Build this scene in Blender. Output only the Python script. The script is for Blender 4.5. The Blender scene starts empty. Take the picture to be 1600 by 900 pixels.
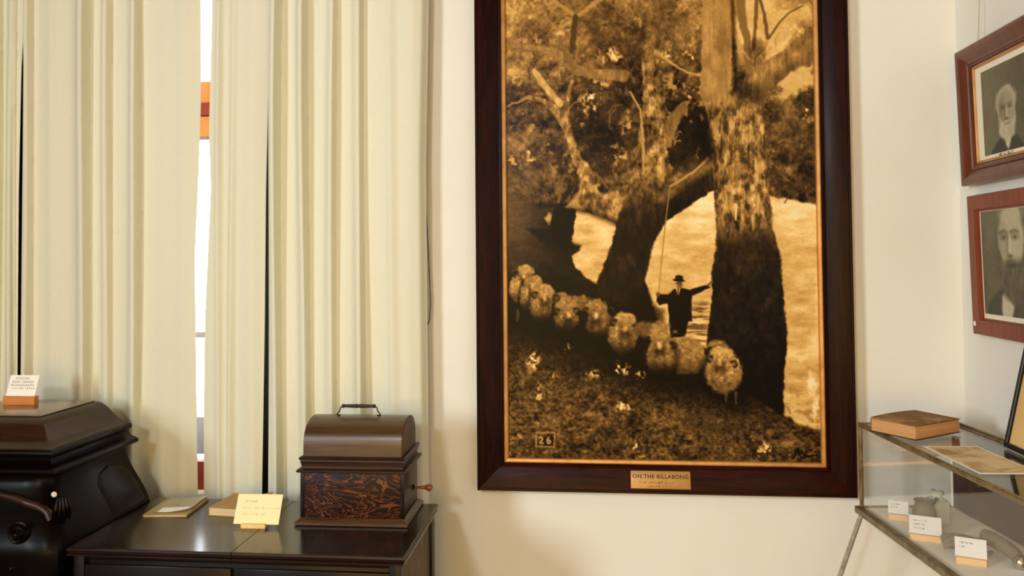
import bpy, bmesh, math, random
import numpy as np
from mathutils import Vector, Matrix

random.seed(4)
scene = bpy.context.scene
COL = scene.collection
rad = math.radians

# ---------------------------------------------------------------- camera
F_PX, YAW, PITCH, ROLL = 1250., rad(5.7), rad(1.7), rad(.47)
cam_d = bpy.data.cameras.new('camera'); cam = bpy.data.objects.new('camera', cam_d); COL.objects.link(cam)
fw = Vector((-math.sin(YAW) * math.cos(PITCH), math.cos(YAW) * math.cos(PITCH), math.sin(PITCH)))
rt = Vector((math.cos(YAW), math.sin(YAW), 0)); up = rt.cross(fw)
r2 = rt * math.cos(ROLL) - up * math.sin(ROLL); u2 = up * math.cos(ROLL) + rt * math.sin(ROLL)
M = Matrix((r2, u2, -fw)).transposed().to_4x4(); M.translation = (0, 0, 1.6)
cam.matrix_world = M
cam_d.sensor_width = 36; cam_d.lens = 36 * F_PX / 1600; cam_d.shift_y = -82 / 1600
cam_d.clip_start = .05
scene.camera = cam

# ---------------------------------------------------------------- daylight, room lamp, exposure
world = bpy.data.worlds.new('daylight'); scene.world = world; world.use_nodes = True
bg = world.node_tree.nodes['Background']; bg.inputs[0].default_value = (.93, .96, 1, 1); bg.inputs[1].default_value = 7

def lamp(name, kind, loc, energy, colour, **kw):
    d = bpy.data.lights.new(name, kind); d.energy = energy; d.color = colour
    for k, v in kw.items():
        if k != 'rot': setattr(d, k, v)
    o = bpy.data.objects.new(name, d); COL.objects.link(o); o.location = loc
    if 'rot' in kw: o.rotation_euler = kw['rot']
    return o
# the bare globe that hangs in the room, behind and left of the viewer
lamp('room_globe', 'POINT', (-1.25, -1.75, 2.75), 185, (.72, .90, 1), shadow_soft_size=.2)
# daylight from a window in the left wall, out of view
lamp('side_window_light', 'AREA', (-3.27, -1.25, 2.05), 205, (.83, .95, 1), shape='RECTANGLE', size=1.0, size_y=1.2, rot=(rad(90), 0, rad(-90)))
# added warm fill light behind the viewer, with no real source there
lamp('warm_fill_light', 'AREA', (-.6, -2.9, 1.35), 84, (1, .63, .16), shape='RECTANGLE', size=2.2, size_y=1.8, rot=(rad(90), 0, 0))

vs = scene.view_settings
vs.view_transform = 'Standard'; vs.look = 'None'; vs.gamma = 1; vs.use_curve_mapping = False
vs.exposure = 0.04

# ---------------------------------------------------------------- helpers
def lin(c):
    return tuple((q / 12.92 if q <= .04045 else ((q + .055) / 1.055) ** 2.4) for q in (v / 255. for v in c)) + (1,)

def new_obj(name, me, mat=None, parent=None, sharp=35):
    o = bpy.data.objects.new(name, me); COL.objects.link(o)
    if mat is not None: me.materials.append(mat)
    if parent is not None: o.parent = parent
    if sharp:
        me.polygons.foreach_set('use_smooth', [True] * len(me.polygons)); me.set_sharp_from_angle(angle=rad(sharp))
    return o

def tag(o, label, cat, group=None, kind=None):
    o['label'] = label; o['category'] = cat
    if group: o['group'] = group
    if kind: o['kind'] = kind
    return o

def thing(name, loc, rot, label, cat, group=None):
    o = bpy.data.objects.new(name, None); COL.objects.link(o); o.location = loc; o.rotation_euler = rot
    o.empty_display_size = .05
    return tag(o, label, cat, group)

def structure(o):
    o['kind'] = 'structure'; return o

class MB:
    """collects vertices and faces, then links them as one mesh"""
    def __init__(s): s.v = []; s.f = []
    def add(s, vs_, fs):
        n = len(s.v); s.v += [tuple(p) for p in vs_]; s.f += [tuple(i + n for i in q) for q in fs]; return s
    def box(s, x0, x1, y0, y1, z0, z1):
        return s.add([(x0, y0, z0), (x1, y0, z0), (x1, y1, z0), (x0, y1, z0), (x0, y0, z1), (x1, y0, z1), (x1, y1, z1), (x0, y1, z1)],
                     [(0, 3, 2, 1), (4, 5, 6, 7), (0, 1, 5, 4), (1, 2, 6, 5), (2, 3, 7, 6), (3, 0, 4, 7)])
    def grid(s, rows, closed=False, caps=False):
        n = len(rows[0]); k = len(rows); fs = []
        for i in range(k - 1):
            for j in range(n if closed else n - 1):
                fs.append((i * n + j, i * n + (j + 1) % n, (i + 1) * n + (j + 1) % n, (i + 1) * n + j))
        if caps: fs += [tuple(range(n))[::-1], tuple(range((k - 1) * n, k * n))]
        return s.add([p for r in rows for p in r], fs)
    def tube(s, pts, r, n=10, caps=True):
        pts = [Vector(p) for p in pts]; rr = r if isinstance(r, (list, tuple)) else [r] * len(pts); rows = []
        prev = None
        for i, p in enumerate(pts):
            t = (pts[min(i + 1, len(pts) - 1)] - pts[max(i - 1, 0)]).normalized()
            if prev is None:
                a = Vector((0, 0, 1)) if abs(t.z) < .9 else Vector((1, 0, 0)); u = t.cross(a).normalized()
            else:
                u = (prev - t * prev.dot(t)).normalized()
            prev = u; w = t.cross(u)
            rows.append([p + (u * math.cos(q) + w * math.sin(q)) * rr[i] for q in (2 * math.pi * k / n for k in range(n))])
        return s.grid(rows, True, caps)
    def lathe(s, prof, org=(0, 0, 0), axis='Z', n=20):
        rows = []
        for r, h in prof:
            ring = []
            for k in range(n):
                a = 2 * math.pi * k / n; p = (r * math.cos(a), r * math.sin(a), h)
                if axis == 'X': p = (h, p[0], p[1])
                if axis == 'Y': p = (p[0], h, p[1])
                ring.append((p[0] + org[0], p[1] + org[1], p[2] + org[2]))
            rows.append(ring)
        return s.grid(rows, True, True)
    def prism(s, poly, z0, z1, axis='Z'):
        n = len(poly); out = []
        for z in (z0, z1):
            for (a, b) in poly: out.append({'Z': (a, b, z), 'X': (z, a, b), 'Y': (a, z, b)}[axis])
        return s.add(out, [tuple(range(n))[::-1], tuple(range(n, 2 * n))] + [(i, (i + 1) % n, n + (i + 1) % n, n + i) for i in range(n)])
    def loft_rect(s, secs, caps=True):
        """secs: (x0, x1, y0, y1, z, corner cut)"""
        rows = []
        for (x0, x1, y0, y1, z, c) in secs:
            rows.append([(x0 + c, y0, z), (x1 - c, y0, z), (x1, y0 + c, z), (x1, y1, z), (x0, y1, z), (x0, y0 + c, z)] if c else [(x0, y0, z), (x1, y0, z), (x1, y1, z), (x0, y1, z)])
        return s.grid(rows, True, caps)
    def build(s, name, mat, parent=None, sharp=35, bevel=0, seg=2):
        me = bpy.data.meshes.new(name); me.from_pydata(s.v, [], s.f)
        bm = bmesh.new(); bm.from_mesh(me); bmesh.ops.recalc_face_normals(bm, faces=bm.faces)
        if bevel:
            es = [e for e in bm.edges if len(e.link_faces) == 2 and e.calc_face_angle(0) > .5]
            bmesh.ops.bevel(bm, geom=es, offset=bevel, segments=seg, affect='EDGES', profile=.5)
        bm.to_mesh(me); bm.free()
        return new_obj(name, me, mat, parent, sharp)

def box(name, x0, x1, y0, y1, z0, z1, mat, parent=None, bevel=0):
    return MB().box(x0, x1, y0, y1, z0, z1).build(name, mat, parent, bevel=bevel)

# ---------------------------------------------------------------- materials
def mat(name, col, rough=.5, spec=.5, metal=0, coat=0, bump=None, var=None, sheen=0):
    """var = (second colour, scale xyz, contrast lo, hi, detail); bump = (strength, scale xyz)"""
    m = bpy.data.materials.new(name); m.use_nodes = True; nt = m.node_tree; b = nt.nodes['Principled BSDF']
    b.inputs['Base Color'].default_value = lin(col); b.inputs['Roughness'].default_value = rough
    b.inputs['Specular IOR Level'].default_value = spec; b.inputs['Metallic'].default_value = metal
    b.inputs['Coat Weight'].default_value = coat; b.inputs['Coat Roughness'].default_value = .18
    if sheen: b.inputs['Sheen Weight'].default_value = sheen
    tc = nt.nodes.new('ShaderNodeTexCoord')
    def noise(scale, detail=4, rough_=.6, dist=0):
        mp = nt.nodes.new('ShaderNodeMapping'); mp.inputs['Scale'].default_value = scale
        nt.links.new(tc.outputs['Object'], mp.inputs[0])
        n = nt.nodes.new('ShaderNodeTexNoise'); n.inputs['Scale'].default_value = 1; n.inputs['Detail'].default_value = detail
        n.inputs['Roughness'].default_value = rough_; n.inputs['Distortion'].default_value = dist
        nt.links.new(mp.outputs[0], n.inputs['Vector']); return n
    if var:
        c2, sc, lo, hi, dist = var
        n = noise(sc, 5, .62, dist); cr = nt.nodes.new('ShaderNodeValToRGB')
        cr.color_ramp.elements[0].position = lo; cr.color_ramp.elements[1].position = hi
        cr.color_ramp.elements[0].color = lin(col); cr.color_ramp.elements[1].color = lin(c2)
        nt.links.new(n.outputs['Fac'], cr.inputs[0]); nt.links.new(cr.outputs[0], b.inputs['Base Color'])
    if bump:
        n = noise(bump[1], 4); bp = nt.nodes.new('ShaderNodeBump'); bp.inputs['Strength'].default_value = bump[0]; bp.inputs['Distance'].default_value = .002
        nt.links.new(n.outputs['Fac'], bp.inputs['Height']); nt.links.new(bp.outputs[0], b.inputs['Normal'])
    return m

def glass_mat(name, tint=(1, 1, 1), gloss=.03, rough=.02):
    m = bpy.data.materials.new(name); m.use_nodes = True; nt = m.node_tree; nt.nodes.clear()
    out = nt.nodes.new('ShaderNodeOutputMaterial'); tr = nt.nodes.new('ShaderNodeBsdfTransparent'); gl = nt.nodes.new('ShaderNodeBsdfGlossy')
    tr.inputs[0].default_value = tint + (1,); gl.inputs['Roughness'].default_value = rough
    fr = nt.nodes.new('ShaderNodeFresnel'); ge = nt.nodes.new('ShaderNodeNewGeometry'); ma = nt.nodes.new('ShaderNodeMath'); ma.operation = 'MULTIPLY_ADD'   # same mirror strength from both faces of the sheet
    ma.inputs[1].default_value = 1 / 1.52 - 1.52; ma.inputs[2].default_value = 1.52; nt.links.new(ge.outputs['Backfacing'], ma.inputs[0]); nt.links.new(ma.outputs[0], fr.inputs[0])
    mx = nt.nodes.new('ShaderNodeMixShader'); nt.links.new(fr.outputs[0], mx.inputs[0]); nt.links.new(tr.outputs[0], mx.inputs[1]); nt.links.new(gl.outputs[0], mx.inputs[2])
    nt.links.new(mx.outputs[0], out.inputs[0]); return m

def print_mat(name, rough=.35, spec=.4):
    m = bpy.data.materials.new(name); m.use_nodes = True; nt = m.node_tree; b = nt.nodes['Principled BSDF']
    a = nt.nodes.new('ShaderNodeAttribute'); a.attribute_name = 'tone'; nt.links.new(a.outputs['Color'], b.inputs['Base Color'])
    b.inputs['Roughness'].default_value = rough; b.inputs['Specular IOR Level'].default_value = spec; return m

M_ = {}
M_['wall'] = mat('cream_plaster', (240, 236, 224), .8, .2, var=((235, 229, 214), (1.3, 1.3, 1.3), .35, .75, .5), bump=(.12, (60, 60, 60)))
M_['ceiling'] = mat('ceiling_boards', (150, 108, 66), .8, .1)
M_['panelling'] = mat('brown_panelling', (92, 62, 36), .7, .2, var=((70, 46, 26), (14, 14, 1), .3, .7, .4))
M_['floor'] = mat('brown_floor', (112, 78, 48), .5, .4, var=((84, 56, 34), (2, 14, 2), .3, .7, .5))
M_['dark'] = mat('dark_polished_wood', (17, 6, 3), .36, .2, coat=.04, var=((6, 2, 1), (3, 26, 26), .35, .7, 1.0))
M_['ebon'] = mat('black_brown_varnish', (8, 4, 2), .34, .09, coat=.01, var=((4, 2, 1), (24, 5, 24), .35, .7, 1.0))
M_['lidtop'] = mat('worn_brown_varnish', (58, 33, 16), .42, .3, coat=.04, var=((26, 12, 5), (5, 40, 40), .3, .7, 1.0))
M_['console'] = mat('console_polish', (34, 13, 6), .17, .4, coat=.3, var=((12, 4, 2), (3, 30, 30), .3, .72, 1.0))
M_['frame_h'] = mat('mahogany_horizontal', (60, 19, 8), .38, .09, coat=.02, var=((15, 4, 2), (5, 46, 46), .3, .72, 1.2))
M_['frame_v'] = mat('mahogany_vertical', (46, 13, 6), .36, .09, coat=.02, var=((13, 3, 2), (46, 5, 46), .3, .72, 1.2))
M_['gilt'] = mat('gilt_slip', (206, 150, 80), .38, .5, metal=.35, var=((176, 120, 58), (14, 14, 14), .4, .7, .3))
M_['plate'] = mat('brass_plaque', (190, 148, 78), .42, .5, metal=.25, var=((168, 116, 62), (12, 20, 12), .3, .7, .6))
M_['ink'] = mat('ink', (52, 30, 18), .7, .2)
M_['faint'] = mat('faint_ink', (140, 100, 58), .7, .2)
M_['greyink'] = mat('grey_ink', (108, 100, 92), .7, .2)
M_['paleink'] = mat('pale_ink', (220, 200, 146), .7, .2)
M_['white_card'] = mat('white_card', (250, 246, 236), .7, .2)
M_['yellow_card'] = mat('cream_yellow_card', (252, 232, 180), .7, .2)
M_['block'] = mat('pale_wood_block', (208, 134, 66), .55, .3, var=((186, 112, 50), (8, 60, 60), .35, .7, .4))
M_['block2'] = mat('blond_wood_block', (244, 204, 140), .55, .3, var=((228, 180, 112), (8, 60, 60), .35, .7, .4))
M_['metal'] = mat('dark_iron', (40, 34, 28), .35, .5, metal=.8)
M_['copper'] = mat('reddish_turned_wood', (136, 72, 34), .28, .5, coat=.4)
M_['lidwood'] = mat('satin_oak_lid', (88, 60, 34), .34, .6, coat=.25, var=((42, 23, 11), (4, 60, 60), .3, .72, 1.0))
M_['sidewood'] = mat('worn_side_wood', (110, 84, 50), .5, .3, var=((50, 34, 18), (30, 30, 6), .3, .72, 1.0))
M_['topwood'] = mat('polished_brown_top', (120, 88, 50), .24, .5, coat=.5, var=((84, 58, 30), (5, 40, 40), .3, .7, 1.0))
M_['brassy'] = mat('aged_case_rail', (150, 128, 88), .40, .5, metal=.25, var=((96, 76, 46), (30, 30, 30), .35, .7, .5))
M_['glass'] = glass_mat('clear_glass')
M_['winglass'] = glass_mat('window_glass')
M_['caseback'] = mat('case_back_board', (70, 44, 24), .6, .3, var=((44, 26, 14), (3, 30, 30), .3, .7, .6))
M_['casefloor'] = mat('case_white_lining', (248, 241, 222), .8, .2)
M_['pages'] = mat('aged_page_edges', (214, 164, 112), .8, .1, var=((190, 136, 88), (2, 2, 260), .3, .7, .2))
M_['cover'] = mat('worn_brown_boards', (138, 98, 52), .7, .2, var=((196, 160, 104), (14, 14, 14), .48, .75, .8))
M_['tanbook'] = mat('tan_paper_cover', (190, 156, 98), .75, .2, var=((168, 134, 78), (12, 12, 12), .4, .7, .4))
M_['palepages'] = mat('pale_page_edges', (226, 204, 164), .8, .1, var=((200, 174, 130), (2, 2, 300), .3, .7, .2))
M_['redwood'] = mat('red_brown_wood_v', (142, 66, 34), .42, .4, var=((112, 46, 22), (40, 5, 40), .3, .7, .8))
M_['redwood2'] = mat('chestnut_wood', (116, 54, 30), .36, .45, coat=.2, var=((82, 34, 18), (36, 6, 36), .3, .7, .8))
M_['darkrail'] = mat('dark_moulding', (38, 14, 10), .36, .45, coat=.2)
M_['mount'] = mat('cream_mount', (244, 234, 208), .8, .2)
M_['black'] = mat('black_lacquer', (9, 8, 7), .35, .4)
M_['tanpanel'] = mat('tan_paper', (226, 190, 124), .7, .2, var=((214, 172, 104), (6, 6, 6), .4, .7, .3))
M_['sticker'] = mat('white_sticker', (246, 242, 232), .6, .2)
M_['cord'] = mat('black_cable', (14, 12, 10), .5, .3)
M_['wire'] = mat('picture_wire', (170, 146, 100), .5, .4, metal=.3)
M_['orange'] = mat('orange_window_timber', (196, 128, 66), .5, .3)
M_['oxblood'] = mat('oxblood_paint', (132, 48, 28), .5, .3)
M_['nearblack'] = mat('near_black_brown', (20, 11, 6), .6, .2)
M_['greybar'] = mat('grey_glazing_bar', (120, 116, 112), .5, .3)
M_['lavender'] = mat('lavender_grey_paint', (150, 146, 160), .6, .2)
M_['pot'] = mat('dull_grey_clay', (122, 106, 76), .7, .3, var=((86, 72, 48), (22, 22, 22), .35, .7, .5), bump=(.5, (40, 40, 40)))
M_['potdark'] = mat('dark_inside', (18, 14, 8), .9, .1)
M_['frost'] = mat('frosted_bottle', (206, 204, 186), .25, .5)
M_['leather'] = mat('grey_worn_leather', (128, 112, 82), .6, .4, var=((92, 78, 52), (18, 18, 18), .35, .7, 1), bump=(.6, (34, 34, 34)))
M_['silver'] = mat('polished_silver', (196, 184, 158), .18, .5, metal=1)
M_['sheet'] = mat('printed_sheet', (226, 208, 166), .7, .2, var=((176, 140, 84), (9, 9, 9), .45, .62, .8))

# figured oak of the little phonograph's case: contour bands of a warped noise
def figured():
    m = bpy.data.materials.new('figured_oak'); m.use_nodes = True; nt = m.node_tree; b = nt.nodes['Principled BSDF']
    tc = nt.nodes.new('ShaderNodeTexCoord'); mp = nt.nodes.new('ShaderNodeMapping'); mp.inputs['Scale'].default_value = (6, 6, 15)
    nt.links.new(tc.outputs['Object'], mp.inputs[0])
    n = nt.nodes.new('ShaderNodeTexNoise'); n.inputs['Scale'].default_value = 1.0; n.inputs['Detail'].default_value = 3.5; n.inputs['Roughness'].default_value = .5; n.inputs['Distortion'].default_value = 1.5
    nt.links.new(mp.outputs[0], n.inputs['Vector'])
    mu = nt.nodes.new('ShaderNodeMath'); mu.operation = 'MULTIPLY'; mu.inputs[1].default_value = 76; nt.links.new(n.outputs['Fac'], mu.inputs[0])
    si = nt.nodes.new('ShaderNodeMath'); si.operation = 'SINE'; nt.links.new(mu.outputs[0], si.inputs[0])
    n2 = nt.nodes.new('ShaderNodeTexNoise'); n2.inputs['Scale'].default_value = 34; n2.inputs['Detail'].default_value = 4; nt.links.new(tc.outputs['Object'], n2.inputs['Vector'])
    ml = nt.nodes.new('ShaderNodeMath'); ml.operation = 'MULTIPLY'; nt.links.new(si.outputs[0], ml.inputs[0]); nt.links.new(n2.outputs['Fac'], ml.inputs[1])
    cr = nt.nodes.new('ShaderNodeValToRGB'); e = cr.color_ramp.elements
    e[0].position = .05; e[0].color = lin((30, 9, 4)); e[1].position = .76; e[1].color = lin((134, 80, 40))
    q = cr.color_ramp.elements.new(.26); q.color = lin((58, 22, 9))
    nt.links.new(ml.outputs[0], cr.inputs[0]); nt.links.new(cr.outputs[0], b.inputs['Base Color'])
    b.inputs['Roughness'].default_value = .45; b.inputs['Specular IOR Level'].default_value = .2; return m
M_['figured'] = figured()

# curtain cloth: some daylight comes through
def cloth():
    m = bpy.data.materials.new('cream_curtain_cloth'); m.use_nodes = True; nt = m.node_tree; nt.nodes.clear()
    out = nt.nodes.new('ShaderNodeOutputMaterial'); d = nt.nodes.new('ShaderNodeBsdfDiffuse'); t = nt.nodes.new('ShaderNodeBsdfTranslucent'); mx = nt.nodes.new('ShaderNodeMixShader')
    tc = nt.nodes.new('ShaderNodeTexCoord'); mp = nt.nodes.new('ShaderNodeMapping'); mp.inputs['Scale'].default_value = (140, 140, 620); nt.links.new(tc.outputs['Object'], mp.inputs[0])
    n = nt.nodes.new('ShaderNodeTexNoise'); n.inputs['Scale'].default_value = 1; n.inputs['Detail'].default_value = 3; nt.links.new(mp.outputs[0], n.inputs['Vector'])
    cr = nt.nodes.new('ShaderNodeValToRGB'); e = cr.color_ramp.elements; e[0].position = .3; e[0].color = lin((221, 218, 195)); e[1].position = .7; e[1].color = lin((230, 227, 206))
    nt.links.new(n.outputs['Fac'], cr.inputs[0]); nt.links.new(cr.outputs[0], d.inputs[0]); t.inputs[0].default_value = lin((206, 194, 140))
    bp = nt.nodes.new('ShaderNodeBump'); bp.inputs['Strength'].default_value = .08; bp.inputs['Distance'].default_value = .0006; nt.links.new(n.outputs['Fac'], bp.inputs['Height']); nt.links.new(bp.outputs[0], d.inputs['Normal'])
    mx.inputs[0].default_value = .012; nt.links.new(d.outputs[0], mx.inputs[1]); nt.links.new(t.outputs[0], mx.inputs[2]); nt.links.new(mx.outputs[0], out.inputs[0]); return m
M_['cloth'] = cloth()

def text(s_, size, material, parent, loc, rot=(0, 0, 0), align='CENTER', spacing=1.0, name='lettering', bold=0):
    cu = bpy.data.curves.new(name, 'FONT'); cu.body = s_; cu.size = size; cu.align_x = align; cu.align_y = 'CENTER'; cu.space_character = spacing; cu.offset = bold
    cu.resolution_u = 3
    t = bpy.data.objects.new(name, cu); COL.objects.link(t)
    dg = bpy.context.evaluated_depsgraph_get(); me = bpy.data.meshes.new_from_object(t.evaluated_get(dg))
    bpy.data.objects.remove(t); o = new_obj(name, me, material, parent, 0); o.location = loc; o.rotation_euler = rot; return o

def scribble(name, words, x0, y, h, material, parent, z, seed=1, rot=None):
    """a line of print too blurred to read: a row of small upright and flat strokes (local x, y, at height z)"""
    r = random.Random(seed); m = MB(); x = x0
    for w in words:
        for k in range(w):
            a = h * r.uniform(.35, .6); c = r.uniform(.25, 1)
            m.box(x, x + a * .42, y - h * .5, y - h * .5 + h * c, z, z + .0002)
            if r.random() < .6: m.box(x, x + a, y - h * .5 + h * r.choice((0, .4, .8)), y - h * .3 + h * r.choice((0, .4, .75)), z, z + .0002)
            x += a * 1.25
        x += h * .7
    return m.build(name, material, parent, 0)

def member_set(name, W, H, prof, mats, parent, z=0):
    """four mitred mouldings round a W x H rectangle; prof = (distance in, height out)"""
    out = []
    for side in range(4):
        rows = []
        for e in (0, 1):
            row = []
            for d, h in prof:
                a, b = W / 2 - d, H / 2 - d
                p = [((-a, -b), (a, -b)), ((a, -b), (a, b)), ((a, b), (-a, b)), ((-a, b), (-a, -b))][side][e]
                row.append((p[0], p[1], z + h))
            rows.append(row)
        m = MB().grid(rows, True, True); out.append(m.build(name, mats[side % 2], parent, 28))
    return out

def tone_sheet(name, x0, x1, y0, y1, nx, ny, tones, material, parent, z, thick=.003):
    """a thin printed sheet whose front is a fine grid of tone points (row 0 at the top)"""
    xs = np.linspace(x0, x1, nx); ys = np.linspace(y1, y0, ny)
    P = np.empty((ny, nx, 3), np.float32); P[..., 0] = xs[None, :]; P[..., 1] = ys[:, None]; P[..., 2] = z
    vs_ = P.reshape(-1, 3); i = np.arange(ny * nx).reshape(ny, nx)
    q = np.stack([i[:-1, :-1], i[1:, :-1], i[1:, 1:], i[:-1, 1:]], -1).reshape(-1, 4)
    nb = len(vs_); back = np.array([(x0, y0, z - thick), (x1, y0, z - thick), (x1, y1, z - thick), (x0, y1, z - thick)], np.float32)
    c = [i[-1, 0], i[-1, -1], i[0, -1], i[0, 0]]
    ex = [(nb + 3, nb + 2, nb + 1, nb)] + [(nb + k, nb + (k + 1) % 4, c[(k + 1) % 4], c[k]) for k in range(4)]
    q = np.concatenate([q, np.array(ex)]).astype(np.int32); vs_ = np.concatenate([vs_, back])
    me = bpy.data.meshes.new(name); me.vertices.add(len(vs_)); me.vertices.foreach_set('co', vs_.ravel())
    me.loops.add(q.size); me.loops.foreach_set('vertex_index', q.ravel()); me.polygons.add(len(q)); me.polygons.foreach_set('loop_start', np.arange(0, q.size, 4, dtype=np.int32))
    me.update(calc_edges=True); me.validate()
    at = me.attributes.new('tone', 'FLOAT_COLOR', 'POINT'); col = np.ones((len(vs_), 4), np.float32); col[:ny * nx, :3] = tones.reshape(-1, 3); col[ny * nx:, :3] = .2
    at.data.foreach_set('color', col.ravel())
    return new_obj(name, me, material, parent, 0)

# ---------------------------------------------------------------- prints, drawn by computation
class Canvas:
    """a grey-tone drawing on a grid of points; coordinates in drawing units"""
    def __init__(s, X, Y, seed=1):
        s.X = X; s.Y = Y; s.v = np.zeros_like(X); s.seed = seed
    def noise(s, sx, sy, seed, X=None, Y=None):
        X = s.X if X is None else X; Y = s.Y if Y is None else Y
        r = np.random.RandomState(seed); g = r.rand(97, 97).astype(np.float32)
        x = X / sx + 1000.37; y = Y / sy + 1000.71
        ix = np.floor(x).astype(int); iy = np.floor(y).astype(int)
        fx = x - ix; fy = y - iy
        fx = fx * fx * (3 - 2 * fx); fy = fy * fy * (3 - 2 * fy)
        a = g[iy % 97, ix % 97]; b = g[iy % 97, (ix + 1) % 97]
        c = g[(iy + 1) % 97, ix % 97]; d = g[(iy + 1) % 97, (ix + 1) % 97]
        return (a * (1 - fx) + b * fx) * (1 - fy) + (c * (1 - fx) + d * fx) * fy
    def fbm(s, sx, sy, seed, o=4):
        t = 0; a = 1.; w = 0
        for i in range(o):
            t = t + a * s.noise(sx / 2 ** i, sy / 2 ** i, seed + i); w += a; a *= .6
        return t / w
    def warp(s, amp, size, seed):
        return (s.X + amp * 2 * (s.fbm(size, size, seed, 2) - .5), s.Y + amp * 2 * (s.fbm(size, size, seed + 50, 2) - .5))
    def _box(s, x0, x1, y0, y1):
        c = np.where(((s.X >= x0) & (s.X <= x1)).any(0))[0]; r = np.where(((s.Y >= y0) & (s.Y <= y1)).any(1))[0]
        if len(c) == 0 or len(r) == 0: return None
        return (slice(r[0], r[-1] + 1), slice(c[0], c[-1] + 1))
    def poly(s, pts, soft=1.5, rag=0, size=8, seed=3):
        p = np.array(pts, float); m = soft + rag + 3
        m_ = np.zeros_like(s.X); b = s._box(p[:, 0].min() - m, p[:, 0].max() + m, p[:, 1].min() - m, p[:, 1].max() + m)
        if b is None: return m_
        X = s.X[b]; Y = s.Y[b]
        if rag:
            X = X + rag * 2 * (s.noise(size, size, seed, X, Y) - .5) + rag * (s.noise(size / 3, size / 3, seed + 1, X, Y) - .5)
            Y = Y + rag * 2 * (s.noise(size, size, seed + 2, s.X[b], Y) - .5)
        ins = np.zeros(X.shape, bool); dm = np.full(X.shape, 1e9)
        n = len(p)
        for i in range(n):
            ax, ay = p[i]; bx, by = p[(i + 1) % n]
            if ay != by:
                cr = ((ay > Y) != (by > Y)) & (X < (bx - ax) * (Y - ay) / (by - ay) + ax)
                ins ^= cr
            L = (bx - ax) ** 2 + (by - ay) ** 2 + 1e-9
            t = np.clip(((X - ax) * (bx - ax) + (Y - ay) * (by - ay)) / L, 0, 1)
            dm = np.minimum(dm, (X - ax - t * (bx - ax)) ** 2 + (Y - ay - t * (by - ay)) ** 2)
        d = np.sqrt(dm) * np.where(ins, 1, -1)
        m_[b] = np.clip(d / soft * .5 + .5, 0, 1); return m_
    def stroke(s, pts, w0, w1=None, soft=1.2, rag=0, seed=7):
        w1 = w0 if w1 is None else w1
        p = np.array(pts, float); m = max(w0, w1) + soft + rag + 2
        m_ = np.zeros_like(s.X); b = s._box(p[:, 0].min() - m, p[:, 0].max() + m, p[:, 1].min() - m, p[:, 1].max() + m)
        if b is None: return m_
        X = s.X[b]; Y = s.Y[b]
        if rag: X = X + rag * 2 * (s.noise(7, 7, seed, X, Y) - .5); Y = Y + rag * 2 * (s.noise(7, 7, seed + 1, s.X[b], Y) - .5)
        best = np.full(X.shape, -1e9); n = len(p) - 1
        for i in range(n):
            ax, ay = p[i]; bx, by = p[i + 1]; L = (bx - ax) ** 2 + (by - ay) ** 2 + 1e-9
            t = np.clip(((X - ax) * (bx - ax) + (Y - ay) * (by - ay)) / L, 0, 1)
            w = w0 + (w1 - w0) * (i + t) / n
            best = np.maximum(best, w * .5 - np.sqrt((X - ax - t * (bx - ax)) ** 2 + (Y - ay - t * (by - ay)) ** 2))
        m_[b] = np.clip(best / soft * .5 + .5, 0, 1); return m_
    def ell(s, cx, cy, rx, ry, soft=.12, ang=0, rag=0, seed=9):
        m_ = np.zeros_like(s.X); R = max(rx, ry) * (1 + soft) + rag + 2; b = s._box(cx - R, cx + R, cy - R, cy + R)
        if b is None: return m_
        X = s.X[b]; Y = s.Y[b]
        if rag: X = X + rag * 2 * (s.noise(5, 5, seed, X, Y) - .5); Y = Y + rag * 2 * (s.noise(5, 5, seed + 1, s.X[b], Y) - .5)
        c, q = math.cos(ang), math.sin(ang); x = (X - cx) * c + (Y - cy) * q; y = -(X - cx) * q + (Y - cy) * c
        m_[b] = np.clip((1 - np.sqrt((x / rx) ** 2 + (y / ry) ** 2)) / (2 * soft) + .5, 0, 1); return m_
    def put(s, m, val): s.v = s.v * (1 - m) + val * m
    def mul(s, m, k): s.v = s.v * (1 - m + m * k)

def smooth(a, b, x):
    t = np.clip((x - a) / (b - a), 0, 1); return t * t * (3 - 2 * t)

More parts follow.
